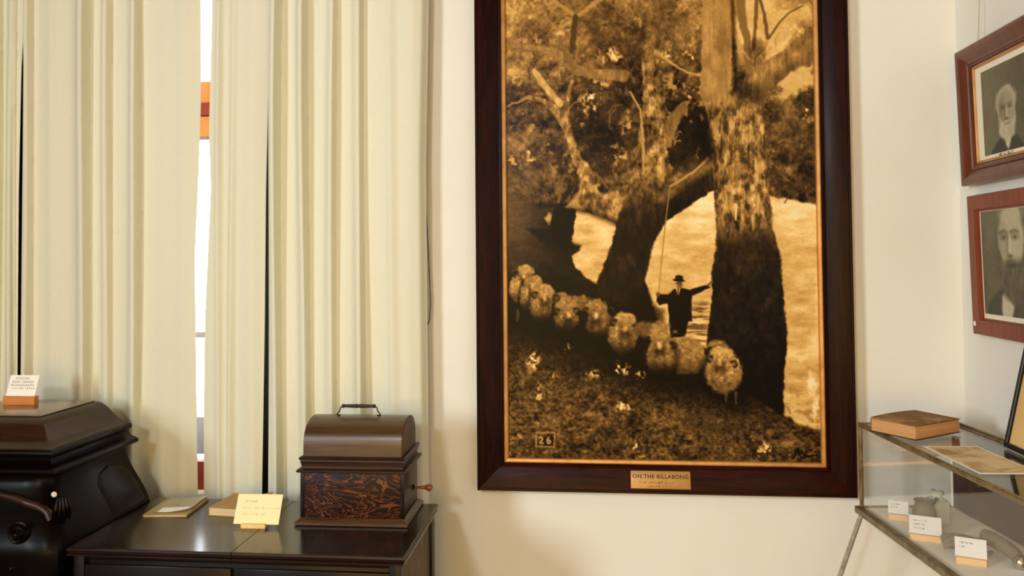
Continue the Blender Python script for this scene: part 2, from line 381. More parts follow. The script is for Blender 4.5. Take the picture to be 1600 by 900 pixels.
def sheep(c, body, head, wool, tone=.46, horns=(), legs=(), dark=.5, seed=20, face=.66):
    cx, cy, rx, ry = body
    c.mul(c.ell(cx, cy + 2, rx * 1.22, ry * 1.2, .16), .45)
    m = c.ell(cx, cy, rx, ry, .10, rag=2, seed=seed)
    fl = c.fbm(4, 4, seed + 3, 3)
    edge = np.clip(((c.X - cx) / rx) ** 2, 0, 1.2)
    shade = tone * (1.18 - 1.15 * dark * smooth(cy - ry * .1, cy + ry * 1.0, c.Y)) * (.62 + .76 * fl) * (1 - .35 * edge)
    for (lx, ly) in legs: c.put(c.stroke([(lx, ly - 16), (lx, ly)], 5, 3, rag=1), .30)
    c.put(m, shade)
    hx, hy = head; wx, wy, wr = wool
    for q_ in (-1, 1):     # wool parting either side of the chest
        c.mul(c.stroke([(hx + q_ * 3, hy + 8), (hx + q_ * rx * .34, cy + ry * .25), (hx + q_ * rx * .20, cy + ry * .62)], 3.5, 2, soft=3.5, rag=2, seed=seed) * m, .68)
    c.put(c.ell(wx, wy, wr, wr * .72, .14, rag=2, seed=seed + 5), (tone + .06) * (.72 + .5 * fl) * (1.1 - .35 * smooth(wy - wr * .2, wy + wr * .8, c.Y)))
    c.mul(c.ell(hx, hy + 9, rx * .42, 9, .5), .52)
    c.put(c.poly([(hx - 4.2, hy - 5), (hx + 4.2, hy - 5), (hx + 3.2, hy + 2), (hx + 2.0, hy + 6), (hx - 2.0, hy + 6), (hx - 3.2, hy + 2)], 2.2, 1), face * (.82 + .4 * fl))
    c.mul(c.ell(hx - 3.2, hy - 2.5, 1.2, 1.0, .6), .78); c.mul(c.ell(hx + 3.2, hy - 2.5, 1.2, 1.0, .6), .78)
    c.mul(c.ell(hx, hy + 5.6, 1.6, .9, .6), .7)
    for (ox, oy, sg) in horns:
        a = [(ox + sg * (1 + 4.6 * math.cos(t)), oy + 4.4 * math.sin(t)) for t in np.linspace(-2.4, 1.5, 12)]
        c.put(c.stroke(a, 3.4, 2.0, soft=1.6, rag=.6), .08)
        c.put(c.stroke([(q[0], q[1] - 1.6) for q in a[2:8]], 1.2, .8, soft=1.2) * .7, .52)
        c.mul(c.ell(ox, oy + 2, 3.5, 4, .5), .7)

def draw_billabong(X, Y):
    c = Canvas(X, Y)
    # ---- far foliage: hazy above with the glass glare painted in, deep brown in the middle
    glare_haze = smooth(190, 0, Y)
    f1 = c.fbm(46, 46, 11, 5); f2 = c.fbm(13, 13, 31, 4); f3 = c.fbm(5, 5, 51, 3)
    c.v = .02 + .42 * f1 + .34 * f2 + .22 * (f3 - .5) - .17
    c.v = (c.v - .3) * 1.35 + .41
    c.v = c.v * (1 - .72 * glare_haze) + (.53 + .34 * (f2 - .5) + .26 * (f3 - .5)) * .72 * glare_haze
    # more painted glare and haziness towards the upper left corner, deeper around the trunks
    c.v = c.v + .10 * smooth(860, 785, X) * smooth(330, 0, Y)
    for (a, b, r1, r2, k) in ((945, 210, 55, 65, .56), (1085, 215, 40, 66, .42), (1235, 190, 45, 40, .80), (965, 60, 60, 36, .82), (850, 265, 60, 34, .82),
                              (1255, 245, 50, 22, .78), (1010, 120, 40, 60, .80), (830, 60, 30, 20, .8), (1040, 30, 40, 30, .85)):
        c.mul(c.ell(a, b, r1, r2, .5, rag=8, seed=int(a)), k)
    # bright gaps of sky between the leaves
    sp = smooth(.58, .78, c.fbm(9, 9, 71, 3)) * smooth(.44, .62, c.fbm(36, 36, 81, 2))
    c.put(sp * smooth(340, 250, Y) * .65, .70)
    for (a, b, r1, r2, k) in ((925, 166, 14, 16, .9), (958, 93, 16, 12, .85), (805, 122, 16, 14, .66), (945, 138, 16, 8, .75), (1083, 92, 10, 9, .85), (1092, 155, 10, 8, .8),
                              (885, 48, 12, 8, .72), (830, 250, 7, 8, .8), (800, 254, 8, 4, .7), (1045, 98, 14, 8, .78), (978, 250, 8, 14, .7), (1265, 190, 5, 8, .85),
                              (1060, 140, 22, 16, .62), (1240, 70, 14, 12, .8), (985, 205, 8, 12, .66), (830, 5, 12, 9, .7)):
        m = c.ell(a, b, r1, r2, .5, rag=7, seed=int(a * 3)) * smooth(.38, .66, c.fbm(6, 6, int(b) + 5, 2))
        c.put(m * .9, k)
    # open sky, upper right
    c.put(c.poly([(1150, 0), (1275, 0), (1272, 40), (1240, 90), (1205, 118), (1165, 110), (1153, 60)], 8, 7, 14) * (.62 + .38 * c.fbm(18, 18, 93, 2)), .76)
    c.put(c.poly([(1222, 140), (1272, 112), (1274, 150), (1240, 168), (1226, 176)], 4, 5, 9) * .85, .74)
    c.mul(c.ell(1255, 12, 34, 16, .5, rag=8), .74)
    # thin twigs everywhere
    r = np.random.RandomState(5)
    for i in range(80):
        x = r.uniform(785, 1275); y = r.uniform(0, 310); a = r.uniform(-2.6, -.4); L = r.uniform(10, 34)
        pts = [(x, y), (x + L * .5 * math.cos(a), y + L * .5 * math.sin(a)), (x + L * math.cos(a + .4), y + L * math.sin(a + .4))]
        c.put(c.stroke(pts, 2.0, .7, soft=1.3) * .65, r.choice([.20, .55, .62]))
    # ---- river
    wn = c.fbm(30, 11, 121, 4); wat = .68 + .26 * (wn - .5) + .10 * smooth(420, 320, Y)
    water1 = c.poly([(906, 333), (927, 338), (954, 347), (969, 358), (966, 384), (953, 414), (938, 449), (922, 441), (905, 424), (899, 405), (913, 397), (897, 386), (901, 362)], 1.4, 1.6, 7)
    water2 = c.poly([(1122, 300), (1082, 330), (1048, 353), (1028, 384), (1019, 425), (1012, 458), (1019, 482), (1034, 494), (1034, 545), (1118, 548), (1128, 400)], 1.4, 1.4, 7)
    water3 = c.poly([(1196, 316), (1240, 322), (1278, 331), (1292, 331), (1292, 676), (1262, 664), (1226, 648), (1220, 500)], 2, 2.5, 9)
    # ---- grassy bank
    g1 = c.fbm(60, 40, 141, 4); g2 = c.fbm(11, 8, 161, 4); g3 = c.fbm(4.2, 3.6, 181, 3)
    bank = c.poly([(780, 300), (812, 312), (850, 330), (880, 345), (905, 380), (915, 430), (940, 450), (1014, 452), (1030, 492), (1040, 535), (1115, 545), (1228, 640), (1262, 664), (1296, 678), (1296, 730), (780, 730)], 4, 4, 12)
    low = smooth(500, 640, Y + .18 * (900 - X))
    grass = .09 + .20 * low + .30 * smooth(900, 790, X) * smooth(480, 320, Y) + (g2 - .5) * (.10 + .32 * low) + (g3 - .5) * (.08 + .36 * low) + (g1 - .5) * .16
    c.put(bank, np.clip(grass, .02, .8))
    c.put(c.ell(862, 347, 6, 8, .4, rag=3), .62)
    c.put(water1, wat); c.put(water2, wat + .02); c.put(water3, wat)
    c.mul(water3 * smooth(560, 660, Y) * smooth(.5, .62, c.fbm(14, 10, 201, 3)), .8)
    for (a, b, r1, r2, k) in ((1270, 600, 6, 14, .9), (1276, 638, 4, 16, .9), (1255, 560, 14, 5, .82), (1275, 545, 8, 26, .8), (1283, 470, 6, 40, .8), (1240, 350, 20, 5, .84)):
        c.put(c.ell(a, b, r1, r2, .6, rag=4, seed=int(b)) * .75, k)
    # ---- left bough, stump and the thin tree rising from its knee
    bark = c.fbm(7, 16, 221, 4); streak = c.fbm(4, 22, 241, 3)
    patch = c.fbm(9, 11, 233, 3)
    light = .50 + .50 * (bark - .5) + .10 * (streak - .5) + .10 * smooth(.54, .62, patch) - .10 * smooth(.45, .38, patch)
    c.put(c.poly([(867, 335), (885, 322), (905, 332), (902, 362), (896, 381), (880, 376), (862, 368)], 1.6, 2, 8), .05)
    c.put(c.poly([(828, 362), (862, 362), (897, 383), (914, 392), (908, 398), (885, 398), (850, 382)], 3, 3, 8), .05)
    c.put(c.poly([(886, 330), (905, 314), (912, 300), (912, 275), (906, 252), (918, 257), (934, 280), (937, 303), (950, 312), (966, 305), (990, 312), (975, 360), (950, 347), (926, 339)], 1.5, 2, 8), light * .92)
    c.mul(c.poly([(886, 332), (926, 334), (975, 352), (975, 362), (926, 342)], 4), .45)
    c.put(c.stroke([(908, 258), (914, 284), (912, 306), (899, 322)], 6, 5, soft=3, rag=1.5) * .8, .66); c.put(c.stroke([(930, 300), (948, 314), (968, 313), (984, 318)], 6, 5, soft=3, rag=1.5) * .7, .62)
    c.put(c.ell(950, 300, 9, 6, .4, rag=3) * .8, .10); c.put(c.stroke([(896, 300), (884, 318), (872, 330)], 8, 5, rag=2) * .8, .12)
    for k in range(14):
        x = r.uniform(908, 960); y = r.uniform(262, 325); c.put(c.ell(x, y, r.uniform(1.5, 4), r.uniform(3, 6), .4, rag=2) * .7, r.choice([.25, .72, .78]))
    c.put(c.stroke([(934, 277), (945, 288), (955, 300)], 5, 3, rag=1), .42)
    c.put(c.stroke([(908, 262), (901, 240), (889, 208), (868, 174), (850, 162), (829, 156)], 15, 7, soft=1.6, rag=1.5), light + .02)
    c.put(c.stroke([(890, 204), (889, 178), (891, 156), (897, 132)], 11, 4, soft=1.5, rag=1), light - .03)
    c.put(c.stroke([(829, 156), (806, 164), (790, 170)], 5, 2, rag=1), .55)
    c.put(c.stroke([(836, 115), (850, 136), (866, 153), (877, 167)], 9, 11, soft=1.4, rag=1.5), .66 + .3 * (bark - .5))
    c.put(c.stroke([(876, 322), (880, 300), (886, 278)], 5, 2, rag=1), .42)
    # high level limbs
    c.put(c.stroke([(980, 127), (950, 124), (925, 121), (905, 113), (882, 94), (868, 84), (845, 79), (820, 76), (788, 69)], 18, 6, soft=1.8, rag=1.5), .50 + .34 * (bark - .5) + .05 * smooth(900, 800, X))
    c.put(c.stroke([(900, 112), (885, 88), (878, 68)], 10, 4, rag=1), .44)
    c.put(c.stroke([(862, 2), (886, 18), (902, 32), (918, 22), (940, 4)], 6, 6, soft=1.6, rag=1), .58)
    c.put(c.stroke([(902, 32), (899, 60), (897, 85)], 9, 9, rag=1), .30)
    c.put(c.stroke([(840, 70), (838, 56)], 3, 2), .6)
    c.put(c.stroke([(913, 55), (906, 85), (903, 100)], 4, 3, rag=1), .5)
    # ---- middle trunk with its arm to the right
    mid = c.poly([(938, 450), (953, 414), (967, 372), (969, 352), (985, 312), (997, 270), (1003, 233), (1010, 170), (1008, 120), (1014, 60), (1010, 0), (1050, 0), (1046, 60), (1036, 105), (1044, 165), (1048, 215), (1050, 262), (1078, 288), (1112, 258), (1122, 270), (1122, 304), (1082, 330), (1048, 353), (1028, 384), (1018, 420), (1014, 445), (1030, 490), (1028, 510), (985, 480), (950, 470)], 1.6, 2, 8)
    up = smooth(380, 250, Y)
    mv = .12 + .34 * up + (bark - .5) * (.16 + .45 * up) + (streak - .5) * (.08 + .16 * up) + up * (.10 * smooth(.54, .62, patch) - .12 * smooth(.45, .38, patch)) + .09 * smooth(1015, 985, X) * up + .04 * smooth(90, 0, Y)
    c.put(mid * (1 - .78 * smooth(125, 40, Y)), np.clip(mv, .03, .8))
    c.mul(mid * smooth(1030, 1060, X) * smooth(-8, 22, (Y - 300) + (X - 1053) * .66), .42)
    c.put(mid * c.stroke([(1040, 318), (1062, 300), (1090, 284), (1114, 268)], 12, 16, soft=6, rag=3) * .75, .50 + .3 * (patch - .5))
    c.put(c.stroke([(1053, 300), (1072, 290), (1090, 278), (1112, 259)], 3, 4, rag=1), .62)
    c.put(c.poly([(1046, 238), (1048, 196), (1070, 170), (1084, 168), (1066, 205), (1054, 240)], 1.6, 1.5), .46 + .2 * (bark - .5))
    c.put(c.stroke([(1012, 262), (1010, 220), (1006, 180), (990, 152)], 4, 3, rag=1), .62)
    c.put(c.stroke([(1030, 90), (1052, 108), (1078, 124), (1100, 130)], 4, 3, rag=1), .62)
    c.mul(c.ell(985, 415, 12, 12, .5, rag=3), 1.9)
    # ---- great trunk on the right
    big = c.poly([(1102, -5), (1102, 83), (1100, 160), (1110, 187), (1116, 240), (1120, 277), (1126, 350), (1125, 392), (1119, 425), (1119, 467), (1114, 503), (1112, 560), (1135, 600), (1168, 612), (1228, 650), (1229, 583), (1234, 537), (1230, 483), (1227, 450), (1222, 402), (1212, 367), (1203, 283), (1202, 253), (1197, 182), (1172, 168), (1155, 165), (1148, 150), (1149, 83), (1153, -5)], 1.6, 1.8, 9)
    fork = c.poly([(1160, 178), (1166, 140), (1176, 124), (1230, 94), (1276, 58), (1276, 108), (1236, 132), (1207, 156), (1197, 186)], 1.8, 2, 9)
    st2 = c.fbm(3.4, 26, 261, 4); b2 = c.fbm(12, 20, 281, 4)
    topv = .56 + .16 * (b2 - .5) + .12 * (st2 - .5)
    pt_ = c.fbm(8, 15, 291, 3)
    midv = .47 + .40 * (b2 - .5) + .30 * (st2 - .5) + .12 * smooth(.52, .62, pt_) - .17 * smooth(.46, .38, pt_)
    lowv = .10 + .24 * (b2 - .5) + .16 * (c.fbm(6, 8, 301, 3) - .5) + .07 * smooth(470, 400, Y)
    tv = topv * smooth(190, 150, Y) + midv * smooth(150, 190, Y)
    k = smooth(345, 400, Y + 40 * (b2 - .5)); tv = tv * (1 - k) + lowv * k
    tv = tv * (1 - .30 * smooth(1150, 1100, X) * smooth(150, 240, Y)) * (1 - .45 * smooth(500, 590, Y))
    c.put(fork, .52 + .40 * (b2 - .5) + .25 * (st2 - .5)); c.mul(fork * smooth(-12, 12, (Y - 118) + (X - 1230) * .62), .72)
    c.put(c.stroke([(1176, 130), (1172, 80), (1164, 40), (1160, 0)], 10, 14, rag=1.5), .46); c.put(c.stroke([(1182, 92), (1186, 40), (1188, 0)], 6, 5, rag=1), .40)
    c.put(c.stroke([(1204, 76), (1199, 40), (1190, 10)], 6, 4, rag=1), .38); c.put(c.stroke([(1207, 74), (1222, 52), (1236, 38), (1256, 28)], 3, 2), .34)
    c.put(c.stroke([(1152, 60), (1160, 84), (1178, 108)], 4, 3, rag=1), .62)
    c.mul(c.ell(1188, 95, 14, 16, .5, rag=5), .6)
    c.put(big, np.clip(tv, .02, .85))
    c.mul(c.stroke([(1150, 0), (1152, 80), (1156, 150), (1148, 158)], 5, 7, soft=3, rag=1.5), .45)
    c.mul(c.ell(1132, 80, 8, 26, .5, rag=3), .85); c.mul(c.ell(1166, 150, 12, 16, .5, rag=4), .55)
    c.mul(c.ell(1103, 225, 12, 30, .45, rag=4), .35); c.mul(c.ell(1112, 240, 9, 22, .4, rag=3), .5)
    for i in range(40):
        x = r.uniform(1130, 1200); y = r.uniform(180, 350); L = r.uniform(6, 22)
        c.put(c.stroke([(x, y), (x + r.uniform(-2, 2), y + L)], r.uniform(1.5, 4), 1, soft=1.5, rag=1) * .7, r.choice([.26, .70, .76, .34]))
    c.put(c.stroke([(1155, 330), (1156, 352)], 6, 3, rag=1), .74)
    # right-hand leaves hanging over the river
    c.put(c.stroke([(1278, 290), (1258, 300), (1240, 312), (1230, 328)], 3.5, 1.5), .24)
    # reflections by the water's edge
    c.mul(c.poly([(1075, 485), (1112, 480), (1112, 545), (1080, 545)], 6, 3) * smooth(.42, .6, c.fbm(30, 4, 321, 3)), .55)
    c.put(c.poly([(1034, 490), (1046, 490), (1048, 530), (1036, 530)], 4, 2) * .8, .42)
    c.mul(c.poly([(1014, 455), (1038, 488), (1045, 530), (985, 500), (990, 460)], 5, 3), .45)
    # ---- the drover: hat, face, suit, one arm out to the great trunk
    c.put(c.stroke([(1053, 303), (1047, 350), (1040, 420), (1036, 466)], 2.2, 1.2, soft=1.0), .52)
    c.put(c.poly([(1052, 466), (1060, 458), (1074, 457), (1084, 459), (1112, 451), (1117, 456), (1088, 468), (1087, 490), (1088, 507), (1082, 507), (1078, 530), (1054, 532), (1053, 505), (1050, 480), (1038, 482), (1033, 476), (1035, 464), (1040, 466)], 1.2, .6), .045)
    c.put(c.stroke([(1112, 453), (1118, 447)], 3, 2.4), .34); c.put(c.ell(1035, 466, 3, 3.6, .3), .36)
    c.put(c.poly([(1063, 457), (1070, 457), (1068, 466), (1065, 466)], 1), .72); c.put(c.stroke([(1066.5, 458), (1066.5, 466)], 1.8), .2)
    c.put(c.ell(1068, 450.5, 4.6, 6, .2), .50); c.mul(c.ell(1070, 450, 3.2, 6, .5), .7); c.mul(c.ell(1066, 449, 3.6, .9, .6), .5)
    c.put(c.ell(1067.5, 444.5, 9, 2.2, .25, ang=.1), .05); c.put(c.poly([(1061.5, 444), (1062.5, 437.5), (1068, 436.5), (1073.5, 438), (1074, 444)], 1.2), .06)
    c.put(c.ell(1062, 523, 4, 2.5, .4), .4)
    # ---- rams in a row down the bank
    c.mul(c.stroke([(805, 488), (860, 515), (920, 535), (975, 560), (1030, 585), (1110, 600), (1165, 625)], 60, 46, soft=26, rag=5), .22)
    sheep(c, (810, 456, 13, 21), (822, 436), (824, 429, 14), .50, [(809, 433, -1)], [(812, 506)], .5, 401)
    c.put(c.ell(884, 471, 16, 8, .2, rag=2), .48 * (.7 + .6 * g3)); c.put(c.ell(913, 473, 15, 7, .2, rag=2), .44 * (.7 + .6 * g3)); c.put(c.ell(912, 483, 14, 8, .2, rag=2), .42 * (.7 + .6 * g3))
    sheep(c, (828, 470, 13, 23), (836, 453), (838, 446, 15), .46, [(853, 455, 1)], [], .85, 411)
    sheep(c, (850, 484, 19, 25), (856, 470), (854, 462, 19), .48, [(841, 466, -1), (874, 471, 1)], [], .85, 421)
    sheep(c, (890, 504, 20, 22), (894, 497), (891, 485, 19), .44, [(876, 492, -1), (906, 491, 1)], [], 1.0, 431)
    sheep(c, (944, 512, 22, 25), (938, 498), (938, 486, 18), .43, [(922, 491, -1), (960, 492, 1)], [], 1.0, 441)
    sheep(c, (980, 530, 24, 28), (984, 518), (984, 505, 17), .50, [(967, 509, -1), (1000, 517, 1)], [], .75, 451)
    c.put(c.ell(1014, 519, 16, 12, .2, rag=2), .36 * (.7 + .6 * g3)); c.put(c.ell(1038, 516, 16, 9, .2, rag=2), .50 * (.7 + .6 * g3))
    c.put(c.poly([(1050, 536), (1066, 531), (1090, 533), (1108, 545), (1110, 570), (1098, 586), (1066, 588)], 2, 2), .47 * (.66 + .68 * g3) * (1.1 - .5 * smooth(555, 590, Y)))
    sheep(c, (1040, 562, 24, 30), (1038, 543), (1038, 531, 18), .46, [(1020, 535, -1), (1058, 544, 1)], [], 1.0, 461, .74)
    c.put(c.ell(1127, 546, 18, 11, .2, rag=2), .50 * (.7 + .6 * g3)); c.mul(c.ell(1116, 551, 5, 5, .4), .25); c.mul(c.ell(1150, 554, 6, 4, .4), .25)
    sheep(c, (1137, 584, 29, 33), (1131, 569), (1133, 559, 19), .55, [(1117, 564, -1), (1152, 572, 1)], [(1141, 627), (1156, 631)], .42, 471)
    # ---- pale tussocks, a numbered stamp and a signature
    for (a, b, r1, r2, k) in ((838, 569, 9, 14, .85), (835, 575, 7, 6, .8), (849, 616, 6, 12, .7), (849, 624, 3, 4, .9), (935, 588, 12, 6, .75), (972, 579, 4, 8, .85), (985, 580, 5, 8, .85), (1010, 588, 7, 5, .8),
                              (982, 637, 9, 5, .95), (978, 640, 10, 4, .7), (870, 590, 5, 4, .65), (895, 546, 4, 5, .6), (1001, 695, 3, 6, .9), (1196, 702, 11, 7, .75), (1203, 695, 5, 6, .8), (1180, 670, 3, 4, .7), (1010, 713, 4, 3, .6),
                              (805, 690, 6, 5, .6), (818, 688, 4, 5, .62), (802, 708, 4, 5, .62), (1183, 684, 5, 5, .55), (801, 600, 4, 10, .5), (960, 700, 12, 6, .34), (1120, 660, 40, 22, .30)):
        m = c.ell(a, b, r1, r2, .5, rag=4, seed=int(a * 7 + b)) * smooth(.40, .58, c.fbm(4, 5, int(a + b), 2)); c.put(m * .9, k)
    q = [(844, 679), (844, 700), (873, 701), (873, 679)]
    for i in range(4): c.put(c.stroke([q[i], q[(i + 1) % 4]], 2.0, 2.0, soft=1.0, rag=.4) * .85, .62)
    c.mul(c.poly([(846, 682), (871, 682), (871, 699), (846, 699)], 2), .6)
    c.put(c.stroke([(848.5, 687), (851, 685.5), (854, 687.5), (853.5, 690.5), (849.5, 695), (855, 695.3)], 1.9, 1.9, soft=.9), .72)
    c.put(c.stroke([(864, 686), (861.5, 690), (861.5, 694), (864, 695.6), (866.6, 693.6), (866, 691), (863.4, 690.6), (861.7, 692)], 1.8, 1.8, soft=.9), .72)
    for p in ([(1243, 712), (1247, 704), (1251, 697), (1252, 706), (1255, 702), (1259, 706), (1263, 702), (1270, 699)], [(1248, 720), (1254, 713), (1262, 710), (1268, 708), (1278, 707)], [(1246, 703), (1250, 700), (1254, 710)], [(1258, 711), (1262, 706), (1266, 710), (1272, 708)]):
        c.put(c.stroke(p, 2.6, 1.6, soft=1.2), .03)
    c.v = c.v + .05 * (c.fbm(3, 3, 501, 2) - .5)
    c.v = .36 + (c.v - .36) * 1.13
    return np.clip(c.v, 0, 1)

def draw_portrait(X, Y, kind):
    """half-length portrait of a bearded man; X 0..1 across, Y 0..1.3 downwards"""
    c = Canvas(X * 100, Y * 100); X = c.X; Y = c.Y
    n = c.fbm(14, 14, 7, 4)
    if kind == 0:      # white full beard, white hair, dark coat
        c.v = .30 + .07 * (n - .5) + .08 * smooth(100, 0, X)
        c.put(c.poly([(5, 135), (12, 100), (30, 88), (45, 80), (70, 80), (88, 92), (99, 108), (102, 135)], 2), .17)
        c.put(c.poly([(48, 84), (56, 118), (64, 84)], 2), .74); c.put(c.poly([(50, 96), (56, 102), (62, 96), (61, 108), (56, 102), (51, 108)], 1.5), .2)
        c.put(c.ell(56, 36, 26, 22, .12, rag=2), .62)
        c.put(c.ell(56, 48, 20, 27, .14), .55); c.mul(c.ell(43, 48, 9, 22, .6), .84)
        c.put(c.poly([(34, 46), (40, 60), (50, 66), (56, 62), (64, 66), (73, 60), (78, 44), (80, 66), (74, 84), (60, 93), (46, 90), (35, 78)], 3, 2), .66 + .18 * (c.fbm(5, 9, 33, 3) - .5))
        c.mul(c.ell(56, 67, 8, 1.6, .5), .72)
    else:              # dark long beard, high forehead, open white shirt collar
        c.v = .36 + .10 * (n - .5) - .06 * smooth(0, 130, Y)
        c.put(c.poly([(8, 135), (16, 104), (34, 92), (50, 84), (78, 84), (94, 98), (102, 135)], 2), .19)
        c.put(c.poly([(40, 96), (52, 90), (64, 94), (56, 112), (47, 130), (41, 128), (38, 108)], 2), .70)
        c.put(c.poly([(66, 92), (82, 96), (78, 132), (62, 132)], 3), .24)
        c.put(c.ell(58, 32, 24, 24, .14, rag=2), .36)
        c.put(c.ell(58, 46, 21, 28, .12), .64); c.mul(c.ell(44, 50, 8, 22, .6), .86)
        c.put(c.ell(60, 22, 18, 9, .3), .66); c.put(c.poly([(38, 24), (42, 12), (58, 8), (74, 12), (80, 28), (70, 18), (54, 16)], 2, 1.5), .42)
        c.put(c.poly([(36, 54), (44, 66), (52, 64), (58, 62), (66, 64), (75, 64), (81, 50), (84, 74), (78, 98), (60, 106), (44, 98), (36, 78)], 3, 2), .29 + .22 * (c.fbm(4, 10, 35, 3) - .5))
        c.mul(c.ell(58, 69, 8, 1.8, .5), .7)
    for ex in (47, 65):
        c.mul(c.ell(ex, 43.4, 6.0, 3.2, .6), .70); c.put(c.ell(ex, 44.2, 1.7, 1.1, .5) * .8, .2)
        c.mul(c.stroke([(ex - 7, 39.6), (ex, 37.8), (ex + 6, 39.6)], 2.4, 1.4, soft=1.5), .55 if kind else .8)
    c.mul(c.stroke([(53, 44), (51.5, 52), (51, 57), (55, 59.5)], 1.8, 2.2, soft=2), .7); c.put(c.stroke([(56.5, 46), (56.5, 56)], 2.4, 2.6, soft=2) * .7, .74)
    c.mul(c.ell(56, 60.4, 5, 1.3, .6), .6)
    c.v = c.v + .05 * (c.fbm(2.5, 2.5, 71, 2) - .5)
    return np.clip(c.v, 0, 1)

def ramp(v, stops):
    t = [q[0] for q in stops]; out = np.empty(v.shape + (3,), np.float32)
    for k in range(3):
        s_ = np.interp(v, t, [q[1][k] / 255. for q in stops])
        out[..., k] = np.where(s_ <= .04045, s_ / 12.92, ((s_ + .055) / 1.055) ** 2.4)
    return out
SEPIA = [(0, (8, 3, 0)), (.12, (30, 18, 6)), (.25, (62, 43, 20)), (.4, (104, 76, 38)), (.55, (148, 110, 58)), (.7, (196, 155, 88)), (.82, (222, 190, 130)), (1, (246, 236, 212))]
GREY = [(0, (14, 10, 2)), (.2, (62, 54, 34)), (.4, (118, 108, 80)), (.6, (176, 164, 130)), (.8, (222, 212, 184)), (1, (248, 240, 220))]
# ================================================================ the room
XW, YW, ZC = 1.31, 3.0, 3.3            # right wall, back wall, ceiling
XL, YB = -3.3, -3.0
WX0, WX1, WZ0, WZ1 = -2.12, -1.28, .70, 2.95   # window opening in the back wall
wb = MB()
wb.box(XL, WX0, YW, YW + .2, 0, ZC); wb.box(WX1, XW + .2, YW, YW + .2, 0, ZC); wb.box(WX0, WX1, YW, YW + .2, 0, WZ0); wb.box(WX0, WX1, YW, YW + .2, WZ1, ZC)
structure(wb.build('wall_back', M_['wall'], None, 0))
structure(box('wall_right', XW, XW + .2, YB, YW, 0, ZC, M_['wall']))
structure(box('wall_left', XL - .2, XL, YB, YW + .2, 0, ZC, M_['panelling']))
structure(box('wall_front', XL - .2, XW + .2, YB - .2, YB, 0, ZC, M_['panelling']))
structure(box('floor', XL - .2, XW + .2, YB - .2, YW + .2, -.1, 0, M_['floor']))
structure(box('ceiling', XL - .2, XW + .2, YB - .2, YW + .2, ZC, ZC + .1, M_['ceiling']))

# the window behind the curtains
win = bpy.data.objects.new('window_1', None); COL.objects.link(win); win.location = (0, 0, 0); structure(win)
win['label'] = 'tall timber window glimpsed bright between the curtains'
box('stile', WX0, WX0 + .05, 3.06, 3.11, WZ0, WZ1, M_['orange'], win); box('stile', WX1 - .05, WX1, 3.06, 3.11, WZ0, WZ1, M_['orange'], win)
ry0, ry1 = 3.05, 3.10
box('transom_rail', WX0, WX1, ry0, ry1, 2.237, 2.322, M_['orange'], win); box('transom_bead', WX0, WX1, ry0 - .004, ry1, 2.186, 2.237, M_['oxblood'], win)
box('transom_gap', WX0, WX1, ry0 + .006, ry1, 2.181, 2.186, M_['black'], win)
box('meeting_rail', WX0, WX1, ry0, ry1, 2.10, 2.181, M_['orange'], win); box('weather_strip', WX0, WX1, ry0 - .002, ry1, 2.088, 2.10, M_['greybar'], win)
box('glazing_bar', WX0, WX1, ry0 + .01, ry1, 1.298, 1.32, M_['greybar'], win)
box('lower_panel', WX0, WX1, ry0, ry1, .84, .985, M_['lavender'], win); box('bottom_rail', WX0, WX1, ry0, ry1, WZ0, .81, M_['oxblood'], win); box('top_rail', WX0, WX1, ry0, ry1, 2.90, WZ1, M_['orange'], win)
for (a, b) in ((.985, 1.298), (1.32, 2.088), (2.322, 2.90)): box('pane', WX0 + .05, WX1 - .05, 3.078, 3.081, a, b, M_['winglass'], win)
for n_, (a, b) in enumerate(((WX0 - .16, WX0 + .015), (WX1 - .015, WX1 + .13))):  # added dark strips that give the shaded curtain slits their black
    c_ = structure(box('slit_shade_strip_%d' % (n_ + 1), a, b, 2.965, YW - .0005, 0, WZ1 + .1, M_['nearblack'], bevel=.004)); c_['label'] = 'added dark strip behind the curtain edge for the shaded slit'

